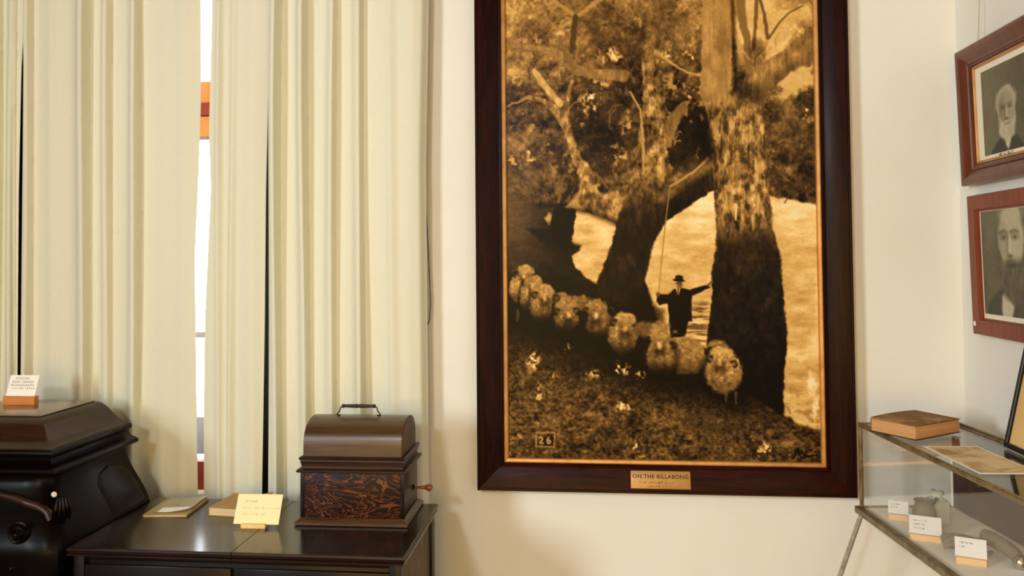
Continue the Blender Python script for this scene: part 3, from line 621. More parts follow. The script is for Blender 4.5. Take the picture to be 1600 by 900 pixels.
# ================================================================ curtains
def lerp_edge(tab, z):
    t = sorted(tab); return float(np.interp(z, [q[0] for q in t], [q[1] for q in t]))
def curtain(label, left, right, ridges, seed, z0=.03, z1=2.86, base=2.905, tuck=(0, 0)):
    r = random.Random(seed); nx = 420; nz = 40; rows = []; ph = [r.uniform(0, 6) for _ in range(8)]
    for k in range(nz + 1):
        z = z0 + (z1 - z0) * k / nz; xl = lerp_edge(left, z); xr = lerp_edge(right, z); row = []
        for i in range(nx + 1):
            s_ = i / nx; x = xl + (xr - xl) * s_; y = base
            for j, (rx, amp, sl, sr) in enumerate(ridges):
                c_ = rx + .006 * math.sin(z * 1.7 + ph[j % 8]); d = x - c_
                a = amp * (.86 + .14 * math.sin(z * 2.3 + j * 1.3 + ph[(j + 2) % 8])) * (1 - .25 * max(0, (z - 2.2)))
                y -= a * (math.exp(-.5 * (d / sl) ** 2) if d < 0 else (max(0, 1 - (d / (2.2 * sr)) ** 4.5) if amp > .02 else math.exp(-.5 * (d / sr) ** 2)))
            y += .0026 * math.sin(x * 47 + z * .9 + ph[0]) + .0004 * math.sin(x * 143 + z * .8 + ph[1])
            y += .03 * tuck[0] * math.exp(-((x - xl) / .012) ** 2) + .03 * tuck[1] * math.exp(-((xr - x) / .012) ** 2)
            row.append((x, y, z))
        rows.append(row)
    # cloth with thickness: front sheet and back sheet
    m = MB(); m.grid(rows); back = [[(p[0], p[1] + .003, p[2]) for p in q] for q in rows]; m.grid(back)
    n = nx + 1; N = n * (nz + 1); fs = []
    for k in range(nz): fs += [(k * n, (k + 1) * n, N + (k + 1) * n, N + k * n), (k * n + nx, N + k * n + nx, N + (k + 1) * n + nx, (k + 1) * n + nx)]
    for i in range(nx): fs += [(i, N + i, N + i + 1, i + 1), (nz * n + i, nz * n + i + 1, N + nz * n + i + 1, N + nz * n + i)]
    m.f += fs
    return tag(m.build('curtain', M_['cloth'], None, 40), label, 'curtain', 'cream curtains over the window')
E1R = [(2.618, -2.209), (2.50, -2.209), (2.369, -2.2145), (1.874, -2.2205), (1.14, -2.2185), (0, -2.218)]
E2L = [(2.618, -2.2065), (2.50, -2.2055), (2.369, -2.2005), (1.874, -2.2025), (1.14, -2.203), (0, -2.203)]
E2R = [(2.9, -1.483), (2.589, -1.483), (2.224, -1.481), (1.91, -1.49), (1.622, -1.502), (1.383, -1.498), (1.027, -1.492), (.732, -1.487), (0, -1.485)]
E3L = [(2.9, -1.432), (2.587, -1.435), (2.271, -1.441), (2.102, -1.446), (1.885, -1.438), (1.622, -1.449), (1.383, -1.461), (1.028, -1.465), (.733, -1.463), (0, -1.46)]
E3R = [(2.9, -1.207), (2.577, -1.207), (2.336, -1.211), (1.857, -1.222), (1.383, -1.226), (.773, -1.234), (0, -1.235)]
E4L = [(2.9, -1.2045), (2.577, -1.204), (2.336, -1.203), (1.857, -1.199), (1.383, -1.203), (.773, -1.21), (0, -1.212)]
E4R = [(2.9, -.600), (2.553, -.601), (1.964, -.614), (1.383, -.612), (.739, -.608), (0, -.605)]
curtain('narrow cream curtain strip at the far left photo edge', [(0, -2.75)], E1R, [(-2.240, .03, .016, .006), (-2.31, .05, .02, .006), (-2.39, .03, .02, .012), (-2.47, .035, .02, .01), (-2.56, .03, .02, .01), (-2.66, .03, .02, .01)], 1)
curtain('wide cream curtain hanging left of the bright slit, behind the white card', E2L, E2R, [(-2.176, .042, .012, .006), (-2.085, .013, .03, .016), (-1.930, .060, .030, .0042), (-1.848, .038, .018, .0066), (-1.735, .048, .022, .0055), (-1.625, .008, .014, .02), (-1.555, .010, .03, .02)], 2)
curtain('narrow cream curtain between the bright slit and the black slit', E3L, E3R, [(-1.402, .016, .010, .008), (-1.353, .018, .010, .010), (-1.262, .016, .03, .022)], 3)
curtain('wide cream curtain behind the small lidded phonograph', E4L, E4R, [(-1.168, .062, .022, .0050), (-1.062, .060, .022, .0050), (-.956, .046, .020, .0050), (-.850, .054, .020, .0050), (-.738, .016, .012, .016), (-.668, .016, .03, .022)], 4, tuck=(0, 1))

cb = MB().tube([(-.621, 2.985, 2.85), (-.621, 2.975, 2.576), (-.622, 2.97, 2.286), (-.6255, 2.965, 1.961), (-.618, 2.965, 1.734), (-.611, 2.965, 1.58), (-.6055, 2.965, 1.446), (-.6095, 2.965, 1.374), (-.619, 2.967, 1.355), (-.627, 2.97, 1.346)], .0018, 8)
tag(cb.build('cable', M_['cord']), 'thin black cable dangling beside the right curtain edge', 'cable')

# ================================================================ the great framed picture
PX0, PX1, PZ0, PZ1 = -.430, .921, .750, 2.74
W, H = PX1 - PX0, PZ1 - PZ0
pic = thing('framed_picture', ((PX0 + PX1) / 2, YW - .004, (PZ0 + PZ1) / 2), (rad(90), 0, 0), 'huge dark-framed sepia picture of rams and a man beneath river trees', 'picture')
prof = [(0, 0), (0, .050), (.002, .054), (.006, .056), (.010, .055), (.011, .051), (.014, .0505), (.030, .0475), (.050, .0425), (.068, .0365), (.084, .0300), (.086, .0265), (.090, .0265), (.092, .0290), (.096, .0295), (.099, .027), (.099, 0)]
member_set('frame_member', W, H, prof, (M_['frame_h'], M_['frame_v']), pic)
slip = [(.0992, .004), (.0992, .029), (.103, .031), (.112, .029), (.115, .024), (.115, .004)]
member_set('gilt_slip', W, H, slip, (M_['gilt'], M_['gilt']), pic)
# the print: drawn in the picture's own frame of reference
ix0, ix1, iy0, iy1 = -W / 2 + .108, W / 2 - .108, -H / 2 + .108, H / 2 - .108
NX, NY = 470, 740
uu, tt = np.meshgrid(np.linspace(0, 1, NX), np.linspace(0, 1, NY))
zz = (PZ1 - .108) + ((PZ0 + .108) - (PZ1 - .108)) * tt            # height on the wall of each point
DY = (2.580 - zz) / (2.580 - .862) * 719.                          # drawing rows
DX = (785 + 12.5 * DY / 719) * (1 - uu) + (1274 + 13.5 * DY / 719) * uu
box('backing_board', -W / 2 + .10, W / 2 - .10, -H / 2 + .10, H / 2 - .10, .002, .012, M_['nearblack'], pic)
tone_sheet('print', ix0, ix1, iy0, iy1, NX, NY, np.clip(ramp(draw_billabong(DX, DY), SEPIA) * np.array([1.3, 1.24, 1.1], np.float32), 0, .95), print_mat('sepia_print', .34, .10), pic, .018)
# title plaque on the bottom rail
pcx = (.130 + .348) / 2 - (PX0 + PX1) / 2 - .002
pl = MB().box(-.1065, .1065, -.031, .031, -.006, .0025).build('plaque', M_['plate'], pic, bevel=.0012)
pl.location = (pcx, -H / 2 + .049, .0445); pl.rotation_euler = (rad(-16.5), 0, 0)
text('ON THE BILLABONG', .0195, M_['ink'], pl, (0, .011, .0028), spacing=1.12, bold=.0003)
scribble('faded_line', (5, 10, 2, 2, 1), -.076, -.008, .0085, M_['faint'], pl, .0026, 3); scribble('faded_line', (10, 1), -.042, -.0215, .0075, M_['faint'], pl, .0026, 4)

# ================================================================ portraits on the right wall
def portrait(name, y_left, z0, z1, w, xf, tilt, prof_, mats, label, kind, mount, pr, wire=False):
    h = z1 - z0
    t = thing(name, (xf, y_left - w / 2, (z0 + z1) / 2), (rad(90) + tilt, 0, rad(-90)), label, 'portrait')
    member_set('frame_member', w, h, prof_, mats, t)
    ins = prof_[-1][0]
    box('backing_board', -w / 2 + ins - .006, w / 2 - ins + .006, -h / 2 + ins - .006, h / 2 - ins + .006, .001, .004, mount, t)
    x0, x1, y0, y1, px_, py_, sx_, sy_ = pr
    nx, ny = 150, 170; a, b = np.meshgrid(np.linspace(0, 1, nx), np.linspace(0, 1, ny))
    tone_sheet('print', -w / 2 + x0, -w / 2 + x1, -h / 2 + y0, -h / 2 + y1, nx, ny, ramp(draw_portrait(a * sx_ + px_, b * sy_ + py_, kind), GREY), print_mat('portrait_print', .4, .3), t, .0056, .0015)
    return t, w, h
pu = [(0, 0), (0, .030), (.004, .034), (.012, .035), (.026, .030), (.042, .020), (.050, .016), (.051, .020), (.056, .021), (.058, .016), (.064, .014), (.064, .008), (.068, .007), (.068, 0)]
u_, uw, uh = portrait('framed_portrait', 2.886, 1.838, 2.300, .55, 1.293, rad(1.6), pu, (M_['redwood2'], M_['redwood2']), 'upper portrait of a white-bearded man in a deep moulded frame with cream mount', 0, M_['mount'], (.118, .398, .088, .365, -.08, -.18, 1.2, 1.22))
member_set('gilt_slip', uw, uh, [(.0685, .003), (.0685, .010), (.073, .011), (.077, .007), (.077, .003)], (M_['gilt'], M_['gilt']), u_)
scribble('caption', (4, 3, 6), -uw / 2 + .205, -uh / 2 + .0815, .009, M_['greyink'], u_, .0046, 6); scribble('caption', (4, 4), -uw / 2 + .228, -uh / 2 + .0715, .007, M_['greyink'], u_, .0046, 7)
MB().tube([(-uw / 2 + .125, uh / 2 - .01, .012), (-uw / 2 + .13, uh / 2 + .1, .0055), (-uw / 2 + .14, uh / 2 + .42, -.012)], .0011, 6).build('hanging_wire', M_['wire'], u_)
plw = [(0, 0), (0, .016), (.002, .018), (.046, .018), (.049, .016), (.050, .008), (.056, .007), (.056, 0)]
l_, lw, lh = portrait('framed_portrait', 2.880, 1.335, 1.803, .50, 1.303, rad(1.3), plw, (M_['redwood'], M_['redwood']), 'lower portrait of a dark-bearded man in a flat red-brown frame', 1, M_['mount'], (.066, .436, .072, .410, .08, .19, 1.0, .95))
for o in l_.children:
    if o.name.startswith('backing'): o.data.materials[0] = M_['mount']
sk = MB().lathe([(.0085, 0), (.0085, .0008), (.004, .0012)], (0, 0, 0), 'Z', 18).build('round_sticker', M_['sticker'], l_); sk.location = (-lw / 2 + .016, -lh / 2 + .035, .0182)

# ================================================================ console cabinet
CX0, CX1, CY0, CY1, CT = -1.580, -.545, 2.280, 2.790, .745
con = thing('console_cabinet', ((CX0 + CX1) / 2, (CY0 + CY1) / 2, 0), (0, 0, 0), 'long low polished dark console holding books, card and small phonograph', 'cabinet')
def cpart(name, x0, x1, y0, y1, z0, z1, m, bevel=.0015, parent=con):
    ox, oy = (CX0 + CX1) / 2, (CY0 + CY1) / 2
    return box(name, x0 - ox, x1 - ox, y0 - oy, y1 - oy, z0, z1, m, parent, bevel)
SX = -1.0655
for (a, b) in ((CX0, SX - .0012), (SX + .0012, CX1)):
    ox, oy = (CX0 + CX1) / 2, (CY0 + CY1) / 2
    right = b == CX1; R = b - ox; L = a - ox; f = CY0 - oy; k = CY1 - oy
    secs = [(0, CT), (.003, CT - .0015), (.0055, CT - .006), (.004, CT - .011), (-.002, CT - .013), (-.002, CT - .016), (.003, CT - .018), (.003, CT - .024)]
    m = MB(); rows = []
    base_in = .006
    for (o, z) in secs:
        rows.append([(L, f + base_in - o, z), (R - (base_in - o if right else 0), f + base_in - o, z), (R - (base_in - o if right else 0), k, z), (L, k, z)])
    m.grid(rows, True, True); m.build('top_board', M_['console'], con, 25)
cpart('carcass', CX0 + .012, CX1 - .026, CY0 + .034, CY1 - .012, .10, CT - .0245, M_['dark'])
cpart('frieze_moulding', CX0 + .012, CX1 - .016, CY0 + .020, CY0 + .034, CT - .040, CT - .0245, M_['dark'], .004)
for (a, b) in ((CX0 + .03, SX - .01), (SX + .01, CX1 - .045)):
    d_ = cpart('door', a, b, CY0 + .022, CY0 + .034, .13, CT - .055, M_['dark'], .002)
    cpart('door_panel', a + .06, b - .06, CY0 + .016, CY0 + .022, .19, CT - .115, M_['dark'], .003, con)
cpart('side_panel', CX1 - .026, CX1 - .020, CY0 + .045, CY1 - .06, .12, CT - .034, M_['sidewood'], .001)
cpart('corner_post', CX1 - .026, CX1 - .012, CY1 - .06, CY1 - .012, .0, CT - .0245, M_['dark'], .002)
cpart('corner_post', CX1 - .05, CX1 - .016, CY0 + .018, CY0 + .045, .0, CT - .0245, M_['dark'], .002)
cpart('corner_post', CX0 + .012, CX0 + .046, CY0 + .018, CY0 + .034, .0, CT - .0245, M_['dark'], .002)
cpart('plinth', CX0 + .012, CX1 - .026, CY0 + .036, CY1 - .012, .02, .10, M_['dark'])

# ================================================================ small phonograph with domed lid
PHX, PHY = (-.966 - .600) / 2, 2.66
ph = thing('table_phonograph', (PHX, PHY, CT), (0, 0, rad(.6)), 'small table phonograph with domed wooden lid, carrying handle and side crank', 'phonograph')
hw, hd = .183, .128
bp_ = [(.0, .0), (.003, .003), (.003, .008), (0, .012), (-.004, .015), (-.006, .0165), (-.010, .0185), (-.013, .022)]
MB().loft_rect([(-hw - o, hw + o, -hd - o, hd + o, z + .0005, 0) for o, z in bp_]).build('base_board', M_['lidwood'], ph, 25)
bw, bd = .1655, .1095
MB().box(-bw, bw, -bd, bd, .0225, .168).build('case_body', M_['figured'], ph, bevel=.001)
for s_ in (-1, 1): MB().box(s_ * bw - .007, s_ * bw + .007, -bd - .0015, -bd + .012, .0225, .168).build('corner_strip', M_['dark'], ph, bevel=.0015)
MB().box(bw + .0005, bw + .004, -bd + .02, bd - .01, .03, .160).build('side_panel', M_['lidtop'], ph, bevel=.001)
MB().box(.024, .047, -bd - .0022, -bd, .094, .0955).build('maker_strip', M_['gilt'], ph)
mo = [(.000, .166), (.012, .168), (.016, .171), (.016, .176), (.012, .179), (.003, .181), (.002, .186), (.004, .196), (.006, .204), (.005, .207), (.009, .210), (.010, .214), (.007, .217), (.0, .219)]
MB().loft_rect([(-bw - o, bw + o, -bd - o, bd + o, z, 0) for o, z in mo]).build('lid_moulding', M_['lidtop'], ph, 25)
lid = [(-bd + .001, .219)]
for i in range(4): lid.append((-bd + .001 + .0005 * i, .219 + .012 * i))
for i in range(1, 25):
    a = math.pi * i / 25; lid.append((-(bd - .003) * math.cos(a) ** 1 if True else 0, .257 + .0745 * math.sin(a) ** .88))
for i in range(3, -1, -1): lid.append((bd - .001 - .0005 * i, .219 + .012 * i))
MB().prism(lid, -.1635, .1625, 'X').build('domed_lid', M_['lidwood'], ph, 30)
for sx in (-1, 1):
    ep = [(y * .93, .224 + (z - .219) * .93) for y, z in lid]
    MB().prism(ep, sx * .1625 - .0012, sx * .1625 + .0018, 'X').build('lid_end', M_['sidewood'], ph, 30)
hx0, hx1, hz = -.078, .060, .331
for (x, sg) in ((hx0, 1), (hx1, -1)):
    hb = MB(); hb.tube([(x - sg * .002, .0, hz - .002), (x - sg * .006, 0, hz + .004), (x - sg * .001, 0, hz + .010), (x + sg * .004, 0, hz + .016), (x + sg * .006, 0, hz + .026), (x + sg * .014, 0, hz + .0315)], .0021, 8)
    hb.lathe([(.0065, 0), (.0065, .002), (.003, .004)], (x, 0, hz - .0005), 'Z', 12); hb.build('handle_bracket', M_['metal'], ph)
MB().lathe([(.003, hx0 + .010), (.0062, hx0 + .012), (.0066, hx0 + .018), (.0050, hx0 + .022), (.0058, hx0 + .040), (.0068, (hx0 + hx1) / 2 - .004), (.0052, (hx0 + hx1) / 2), (.0068, (hx0 + hx1) / 2 + .004), (.0058, hx1 - .040), (.0050, hx1 - .022), (.0066, hx1 - .018), (.0062, hx1 - .012), (.003, hx1 - .010)], (0, 0, hz + .0315), 'X', 14).build('handle_grip', M_['lidtop'], ph)
MB().lathe([(.011, bw + .004), (.011, bw + .006), (.006, bw + .008), (.006, bw + .010)], (0, .035, .083), 'X', 16).build('crank_escutcheon', M_['metal'], ph)
ck = MB().lathe([(.004, bw + .009), (.004, bw + .030), (.0055, bw + .032), (.0065, bw + .036), (.0055, bw + .040), (.0075, bw + .046), (.0115, bw + .054), (.0125, bw + .061), (.0095, bw + .068), (.003, bw + .0715)], (0, .035, .083), 'X', 16)
ck.build('crank_handle', M_['copper'], ph)

# ================================================================ the large cabinet phonograph at left
SXR, SXL, SYF, SYK = -1.800, -2.140, 2.467, 2.757
so = thing('cabinet_phonograph', ((SXR + SXL) / 2, (SYF + SYK) / 2, 0), (0, 0, 0), 'large black-brown carved cabinet phonograph with bulging sides and moulded lid', 'phonograph')
ox, oy = (SXR + SXL) / 2, (SYF + SYK) / 2
def srect(o, z, c=0): return (SXL - o - ox, SXR + o - ox, SYF - o - oy, SYK - oy + min(o, .004), z, c)
MB().loft_rect([srect(-.004, 1.0965), srect(-.001, 1.0985), srect(-.001, 1.1005), srect(-.004, 1.1015)]).build('lid_top', M_['topwood'], so, 25)
og = [(.0, 1.0965), (.008, 1.0955), (.020, 1.092), (.032, 1.086), (.044, 1.077), (.056, 1.066), (.068, 1.054), (.082, 1.042), (.097, 1.031), (.112, 1.0235), (.120, 1.021)]
MB().loft_rect([srect(o, z) for o, z in og]).build('lid', M_['lidtop'], so, 40)
rm = [(.117, 1.021), (.130, 1.020), (.136, 1.016), (.138, 1.010), (.136, 1.004), (.129, 1.001), (.124, .998), (.122, .992), (.125, .986), (.133, .979), (.142, .974), (.152, .971), (.160, .967), (.163, .961), (.162, .955), (.156, .951), (.148, .949)]
MB().loft_rect([srect(o, z) for o, z in rm]).build('lid_rim', M_['ebon'], so, 25)
bo = [(.128, .949), (.120, .942), (.116, .930), (.118, .915), (.124, .900), (.134, .880), (.147, .858), (.162, .835), (.177, .812), (.191, .788), (.202, .766), (.209, .746), (.211, .725), (.211, .69), (.206, .64), (.192, .58), (.17, .52), (.15, .47), (.14, .43), (.14, .40)]
def bow(o, z):      # bombé section: bowed front and flat sides, canted front corners
    x0, x1, y0, y1 = SXL - o - ox, SXR + o - ox, SYF - o - oy, SYK - oy; c = .05; n = 12; row = []
    for i in range(n + 1):
        t = i / n; row.append((x0 + c + (x1 - x0 - 2 * c) * t, y0 - .012 * math.sin(math.pi * t), z))
    row += [(x1 - .012, y0 + .020, z), (x1, y0 + c, z), (x1 + .002, (y0 + y1) / 2, z), (x1, y1, z), (x0, y1, z), (x0 - .002, (y0 + y1) / 2, z), (x0, y0 + c, z), (x0 + .012, y0 + .020, z)]
    return row
MB().grid([bow(o, z) for o, z in bo], True, True).build('body', M_['ebon'], so, 40)
# raised side panel with rounded shoulder
rows = []
for i in range(13):
    t = i / 12; z = .90 - .14 * t; o = float(np.interp(z, [q[1] for q in bo[::-1]], [q[0] for q in bo[::-1]]))
    wd = .108 * min(1, (t / .30) ** .45 if t < .30 else 1); yc = (SYF + SYK) / 2 - oy + .02
    rows.append([(SXR - ox + o + (.0025 if 0 < j < 10 else -.002) + .005 * math.sin(math.pi * j / 10), yc - wd + 2 * wd * j / 10, z) for j in range(11)])
MB().grid(rows).build('side_panel', M_['ebon'], so, 40)
# arched bead over the front, following the swell of the body
ap = []
for i in range(41):
    x = -.318 + .636 * i / 40; z = .806 + .088 * math.sqrt(max(0, 1 - (x / .319) ** 2)); o = float(np.interp(z, [q[1] for q in bo[::-1]], [q[0] for q in bo[::-1]]))
    ap.append((x, SYF - oy - o - .006 + .03 * max(0, abs(x) - .24) / .08, z))
MB().tube(ap, [.013] * 41, 12).build('arch_moulding', M_['lidtop'], so)
# carved front corners: volutes and acanthus leaves
for sg in (1, -1):
    cxr = sg * (SXR - ox + .175); fy = SYF - oy - .205
    for (vx, vz, vr, tn) in ((-.094, .789, .034, 2.2), (-.108, .690, .030, 2.0)):
        sp = []; rr = []
        for i in range(60):
            t = i / 59; a = tn * 2 * math.pi * t + .8; q = vr * (1 - .82 * t); sp.append((cxr + sg * (vx + q * math.cos(a)), fy + .004 - .014 * t, vz + q * math.sin(a))); rr.append(.0058 * (1 - .4 * t))
        MB().tube(sp, rr, 8).build('volute', M_['ebon'], so)
        MB().lathe([(.006, .0), (.008, -.004), (.006, -.008), (.002, -.010)], (cxr + sg * vx, fy - .008, vz), 'Y', 14).build('volute_eye', M_['ebon'], so)
    for k in range(4):     # leaf lobes splaying down the canted corner
        q = k - 1.5; lp = []; lr = []
        for i in range(11):
            t = i / 10; w = q * (.007 + .008 * t); dp = .006 + .008 * math.sin(math.pi * t) ** 2 - .008 * t
            lp.append((cxr + sg * (.000 + .70 * w + .70 * dp), fy + .060 + .70 * w - .70 * dp, .885 - (.088 - .010 * abs(q)) * t)); lr.append(.0015 + .0085 * math.sin(math.pi * (.06 + .88 * t)))
        MB().tube(lp, lr, 8).build('acanthus_leaf', M_['ebon'], so)
    leg = MB().tube([(cxr - sg * .03, fy + .06, .42), (cxr - sg * .01, fy + .04, .34), (cxr - sg * .02, fy + .05, .2), (cxr - sg * .01, fy + .04, .06), (cxr, fy + .03, .0)], [.05, .045, .03, .022, .028], 12).build('leg', M_['ebon'], so)
    MB().tube([(cxr - sg * .03, .10, .42), (cxr - sg * .02, .10, .2), (cxr - sg * .02, .11, .0)], [.045, .03, .025], 12).build('leg', M_['ebon'], so)
st = MB().lathe([(.0085, 0), (.0085, .0008), (.004, .0012)], (0, 0, 0), 'Z', 18).build('round_sticker', M_['sticker'], so)
st.location = (SXR - ox + .1395, 2.338 - oy, .886); st.rotation_euler = (0, rad(62), rad(-26))

# ================================================================ cards and books
def stand_card(name, loc, rotz, cw, ch, bw_, bh, bdp, lean, cm, bm, label, cat, group=None, off=0, drop=.0):
    """a card leaning back in a slotted wooden block; local x right, -y to the viewer"""
    t = thing(name, loc, (0, 0, rotz), label, cat, group)
    m = MB(); m.loft_rect([(-bw_ / 2, bw_ / 2, -bdp / 2, bdp / 2, .0003, 0), (-bw_ / 2, bw_ / 2, -bdp / 2 + .001, bdp / 2, bh * .98, 0), (-bw_ / 2 + .001, bw_ / 2 - .001, -bdp / 2 + .002, bdp / 2 - .001, bh, 0)])
    m.build('block', bm, t)
    c_ = MB().box(-cw / 2, cw / 2, 0, ch, -.0006, .0006).build('card', cm, t)
    c_.location = (off, 0, bh - drop); c_.rotation_euler = (rad(90) - lean, 0, 0)
    return t, c_
t, c_ = stand_card('title_card', (-2.012, 2.652, 1.1017), rad(.8), .108, .074, .118, .030, .024, rad(20), M_['white_card'], M_['block'], 'white typed card in an orange wood block on the big phonograph lid', 'card', None, -.002)
for s_, y, x in (('SONORA', .062, -.006), ('BABY GRAND', .0495, -.001), ('PHONOGRAPH', .0375, -.001)): text(s_, .0120, M_['greyink'], c_, (x, y, .0008), spacing=1.1)
scribble('small_line', (1, 5, 2, 2, 5, 5), -.036, .0275, .0055, M_['greyink'], c_, .0007, 9)
t, c_ = stand_card('note_card', (-1.090, 2.500, CT), rad(.6), .150, .0935, .080, .014, .020, rad(26), M_['yellow_card'], M_['block2'], 'pale yellow note card on a small block at the console front', 'card', None, .006, .003)
scribble('title_line', (11,), -.050, .071, .0072, M_['paleink'], c_, .0007, 11); scribble('text_line', (4, 3, 5, 2, 12), -.054, .0505, .0072, M_['paleink'], c_, .0007, 12); scribble('text_line', (6, 3, 2, 4), -.054, .0315, .0070, M_['paleink'], c_, .0007, 13)

def curled(x0, x1, y0, y1, nx, ny, fz, th, flip=False):
    f_ = [[(x0 + (x1 - x0) * i / nx, y0 + (y1 - y0) * j / ny, fz(i / nx, j / ny) + th) for i in range(nx + 1)] for j in range(ny + 1)]
    b_ = [[(p[0], p[1], p[2] - th) for p in r] for r in f_]
    m = MB(); m.grid(f_); m.grid(b_); n = nx + 1; N = n * (ny + 1); fs = []
    for j in range(ny): fs += [(j * n, (j + 1) * n, N + (j + 1) * n, N + j * n), (j * n + nx, N + j * n + nx, N + (j + 1) * n + nx, (j + 1) * n + nx)]
    for i in range(nx): fs += [(i, N + i, N + i + 1, i + 1), (ny * n + i, ny * n + i + 1, N + ny * n + i + 1, N + ny * n + i)]
    m.f += fs; return m
M_['greycover'] = mat('grey_green_cover', (172, 164, 132), .45, .4, var=((146, 138, 104), (30, 12, 12), .5, .7, .4))
b1 = thing('booklet', (-1.439, 2.585, CT), (0, 0, rad(5.0)), 'thin grey booklet with a loose white paper slip, left of the tan book', 'book')
MB().box(-.072, .074, .0, .19, .0003, .004).build('pages', M_['palepages'], b1)
curled(-.074, .076, -.001, .192, 14, 10, lambda a, b: .0042 + .012 * max(0, a - .6) ** 1.5 * (1 - .3 * b), .0012).build('cover', M_['tanbook'], b1, 60)
curled(-.058, .070, .030, .190, 12, 10, lambda a, b: .0064 + .016 * max(0, a - .5) ** 1.3, .0008).build('inner_sheet', M_['greycover'], b1, 60)
ps = curled(-.05, .05, -.02, .03, 16, 6, lambda a, b: .0005 + .016 * max(0, a - .35) ** 1.2 * (1 - .75 * b), .0006).build('paper_slip', M_['white_card'], None, 60)
ps.location = (-1.428, 2.628, CT + .0082); ps.rotation_euler = (0, 0, rad(7)); tag(ps, 'loose curling white paper slip lying on the thin grey booklet', 'paper')
b2 = thing('paperback_book', (-1.222, 2.600, CT), (0, 0, rad(-4.5)), 'thick tan-covered old book lying behind the pale yellow note card', 'book')
MB().box(-.072, .072, .002, .168, .0025, .025).build('pages', M_['palepages'], b2)
box('back_cover', -.074, .074, 0, .17, .0003, .0024, M_['tanbook'], b2)
curled(-.074, .074, 0, .172, 16, 8, lambda a, b: .0253 + .016 * max(0, a - .72) ** 1.1 * b * 3, .0016).build('front_cover', M_['tanbook'], b2, 60)
curled(-.02, .072, .10, .170, 8, 6, lambda a, b: .0252 + .010 * max(0, a - .4) * b, .0004).build('lifted_page', M_['white_card'], b2, 60)

# ================================================================ display case along the right wall
CW, CL, CZ0, CZ1 = .315, 1.22, .770, 1.050
cr = rad(5.67)
case = thing('display_case', (.870, 2.772, 0), (0, 0, cr), 'narrow glass display case on splayed legs along the right wall', 'display case')
rl = .011
def rail(name, x0, x1, y0, y1, z0, z1, m=M_['brassy'], bevel=.002): return box(name, x0, x1, y0, y1, z0, z1, m, case, bevel)
rail('top_rail', 0, .016, -CL, 0, CZ1 - .013, CZ1); rail('top_rail', CW - .016, CW, -CL, 0, CZ1 - .013, CZ1 + .001)
rail('top_rail', .016, CW - .016, -.014, 0, CZ1 - .013, CZ1); rail('top_rail', .016, CW - .016, -CL, -CL + .014, CZ1 - .013, CZ1)
rail('bead', .002, .006, -CL + .01, -.01, CZ1, CZ1 + .0035); rail('bead', CW - .008, CW - .002, -CL + .01, -.005, CZ1 + .001, CZ1 + .008)
for (x, y) in ((.001, -.011), (CW - .012, -.011), (.001, -CL + .001), (CW - .012, -CL + .001)):
    rail('corner_post', x, x + rl, y, y + .010, CZ0 + .004, CZ1 - .013, M_['brassy'] if x < .1 else M_['casefloor'], .001)
rail('bottom_rail', -.012, .010, -CL - .01, .010, CZ0 - .018, CZ0 + .004, bevel=.003); rail('bottom_rail', CW - .010, CW, -CL - .01, .010, CZ0 - .018, CZ0 + .004)
rail('bottom_rail', .010, CW - .010, -.010, .010, CZ0 - .018, CZ0 + .004); rail('bottom_rail', .010, CW - .010, -CL - .01, -CL + .01, CZ0 - .018, CZ0 + .004)
rail('case_floor', .010, CW - .010, -CL + .01, -.010, CZ0 - .016, CZ0 + .001, M_['casefloor'], 0)
rail('back_panel', CW - .009, CW - .004, -CL + .012, -.012, CZ0 + .004, CZ1 - .013, M_['caseback'], 0)
rail('glass_pane', .016, CW - .016, -CL + .014, -.014, CZ1 - .006, CZ1 - .002, M_['glass'], 0)
rail('glass_pane', .005, .008, -CL + .012, -.012, CZ0 + .004, CZ1 - .013, M_['glass'], 0)
rail('glass_pane', .013, CW - .013, -.007, -.004, CZ0 + .004, CZ1 - .013, M_['glass'], 0)
rail('glass_pane', .013, CW - .013, -CL + .004, -CL + .007, CZ0 + .004, CZ1 - .013, M_['glass'], 0)
for (x, y, dx) in ((.004, -.012, -.30), (CW - .02, -.012, .0), (.004, -CL + .02, -.30), (CW - .02, -CL + .02, .0)):
    lg = MB().tube([(x, y, CZ0 - .012), (x + dx, y - (.03 if y > -.5 else -.03), .0)], .0085, 4); lg.build('leg', M_['brassy'], case, 20)

MB().prism([(.095, .800), (.104, .808), (.112, .805), (.122, .812), (.119, .802), (.111, .796), (.104, .794)], -.0094, -.0088, 'Y').build('torn_label', M_['white_card'], case, 0)
Cm = Matrix.Translation((.870, 2.772, 0)) @ Matrix.Rotation(cr, 4, 'Z')
def on_case(x, y, z): return tuple(Cm @ Vector((x, y, z)))
FZ = CZ0 + .0012
# the thick old book lying corner-on on the glass
bk = thing('old_book', (.945, 2.484, CZ1 + .0045), (0, 0, math.atan2(.126, .182)), 'thick worn brown book with orange page edges on the glass case', 'book')
MB().loft_rect([(.003, .214, .003, .150, .0032, 0), (.001, .217, .001, .150, .020, 0), (.003, .214, .003, .150, .0395, 0)]).build('page_block', M_['pages'], bk, 40)
box('bottom_board', 0, .219, 0, .153, .0002, .003, M_['darkrail'], bk, .0008)
curled(.001, .219, .001, .153, 12, 8, lambda a, b: .040 + .003 * math.sin(a * 3.1) + .002 * b, .0028).build('top_board', M_['cover'], bk, 50)
MB().box(0, .219, .1505, .154, .003, .040).build('spine', M_['cover'], bk, bevel=.001)
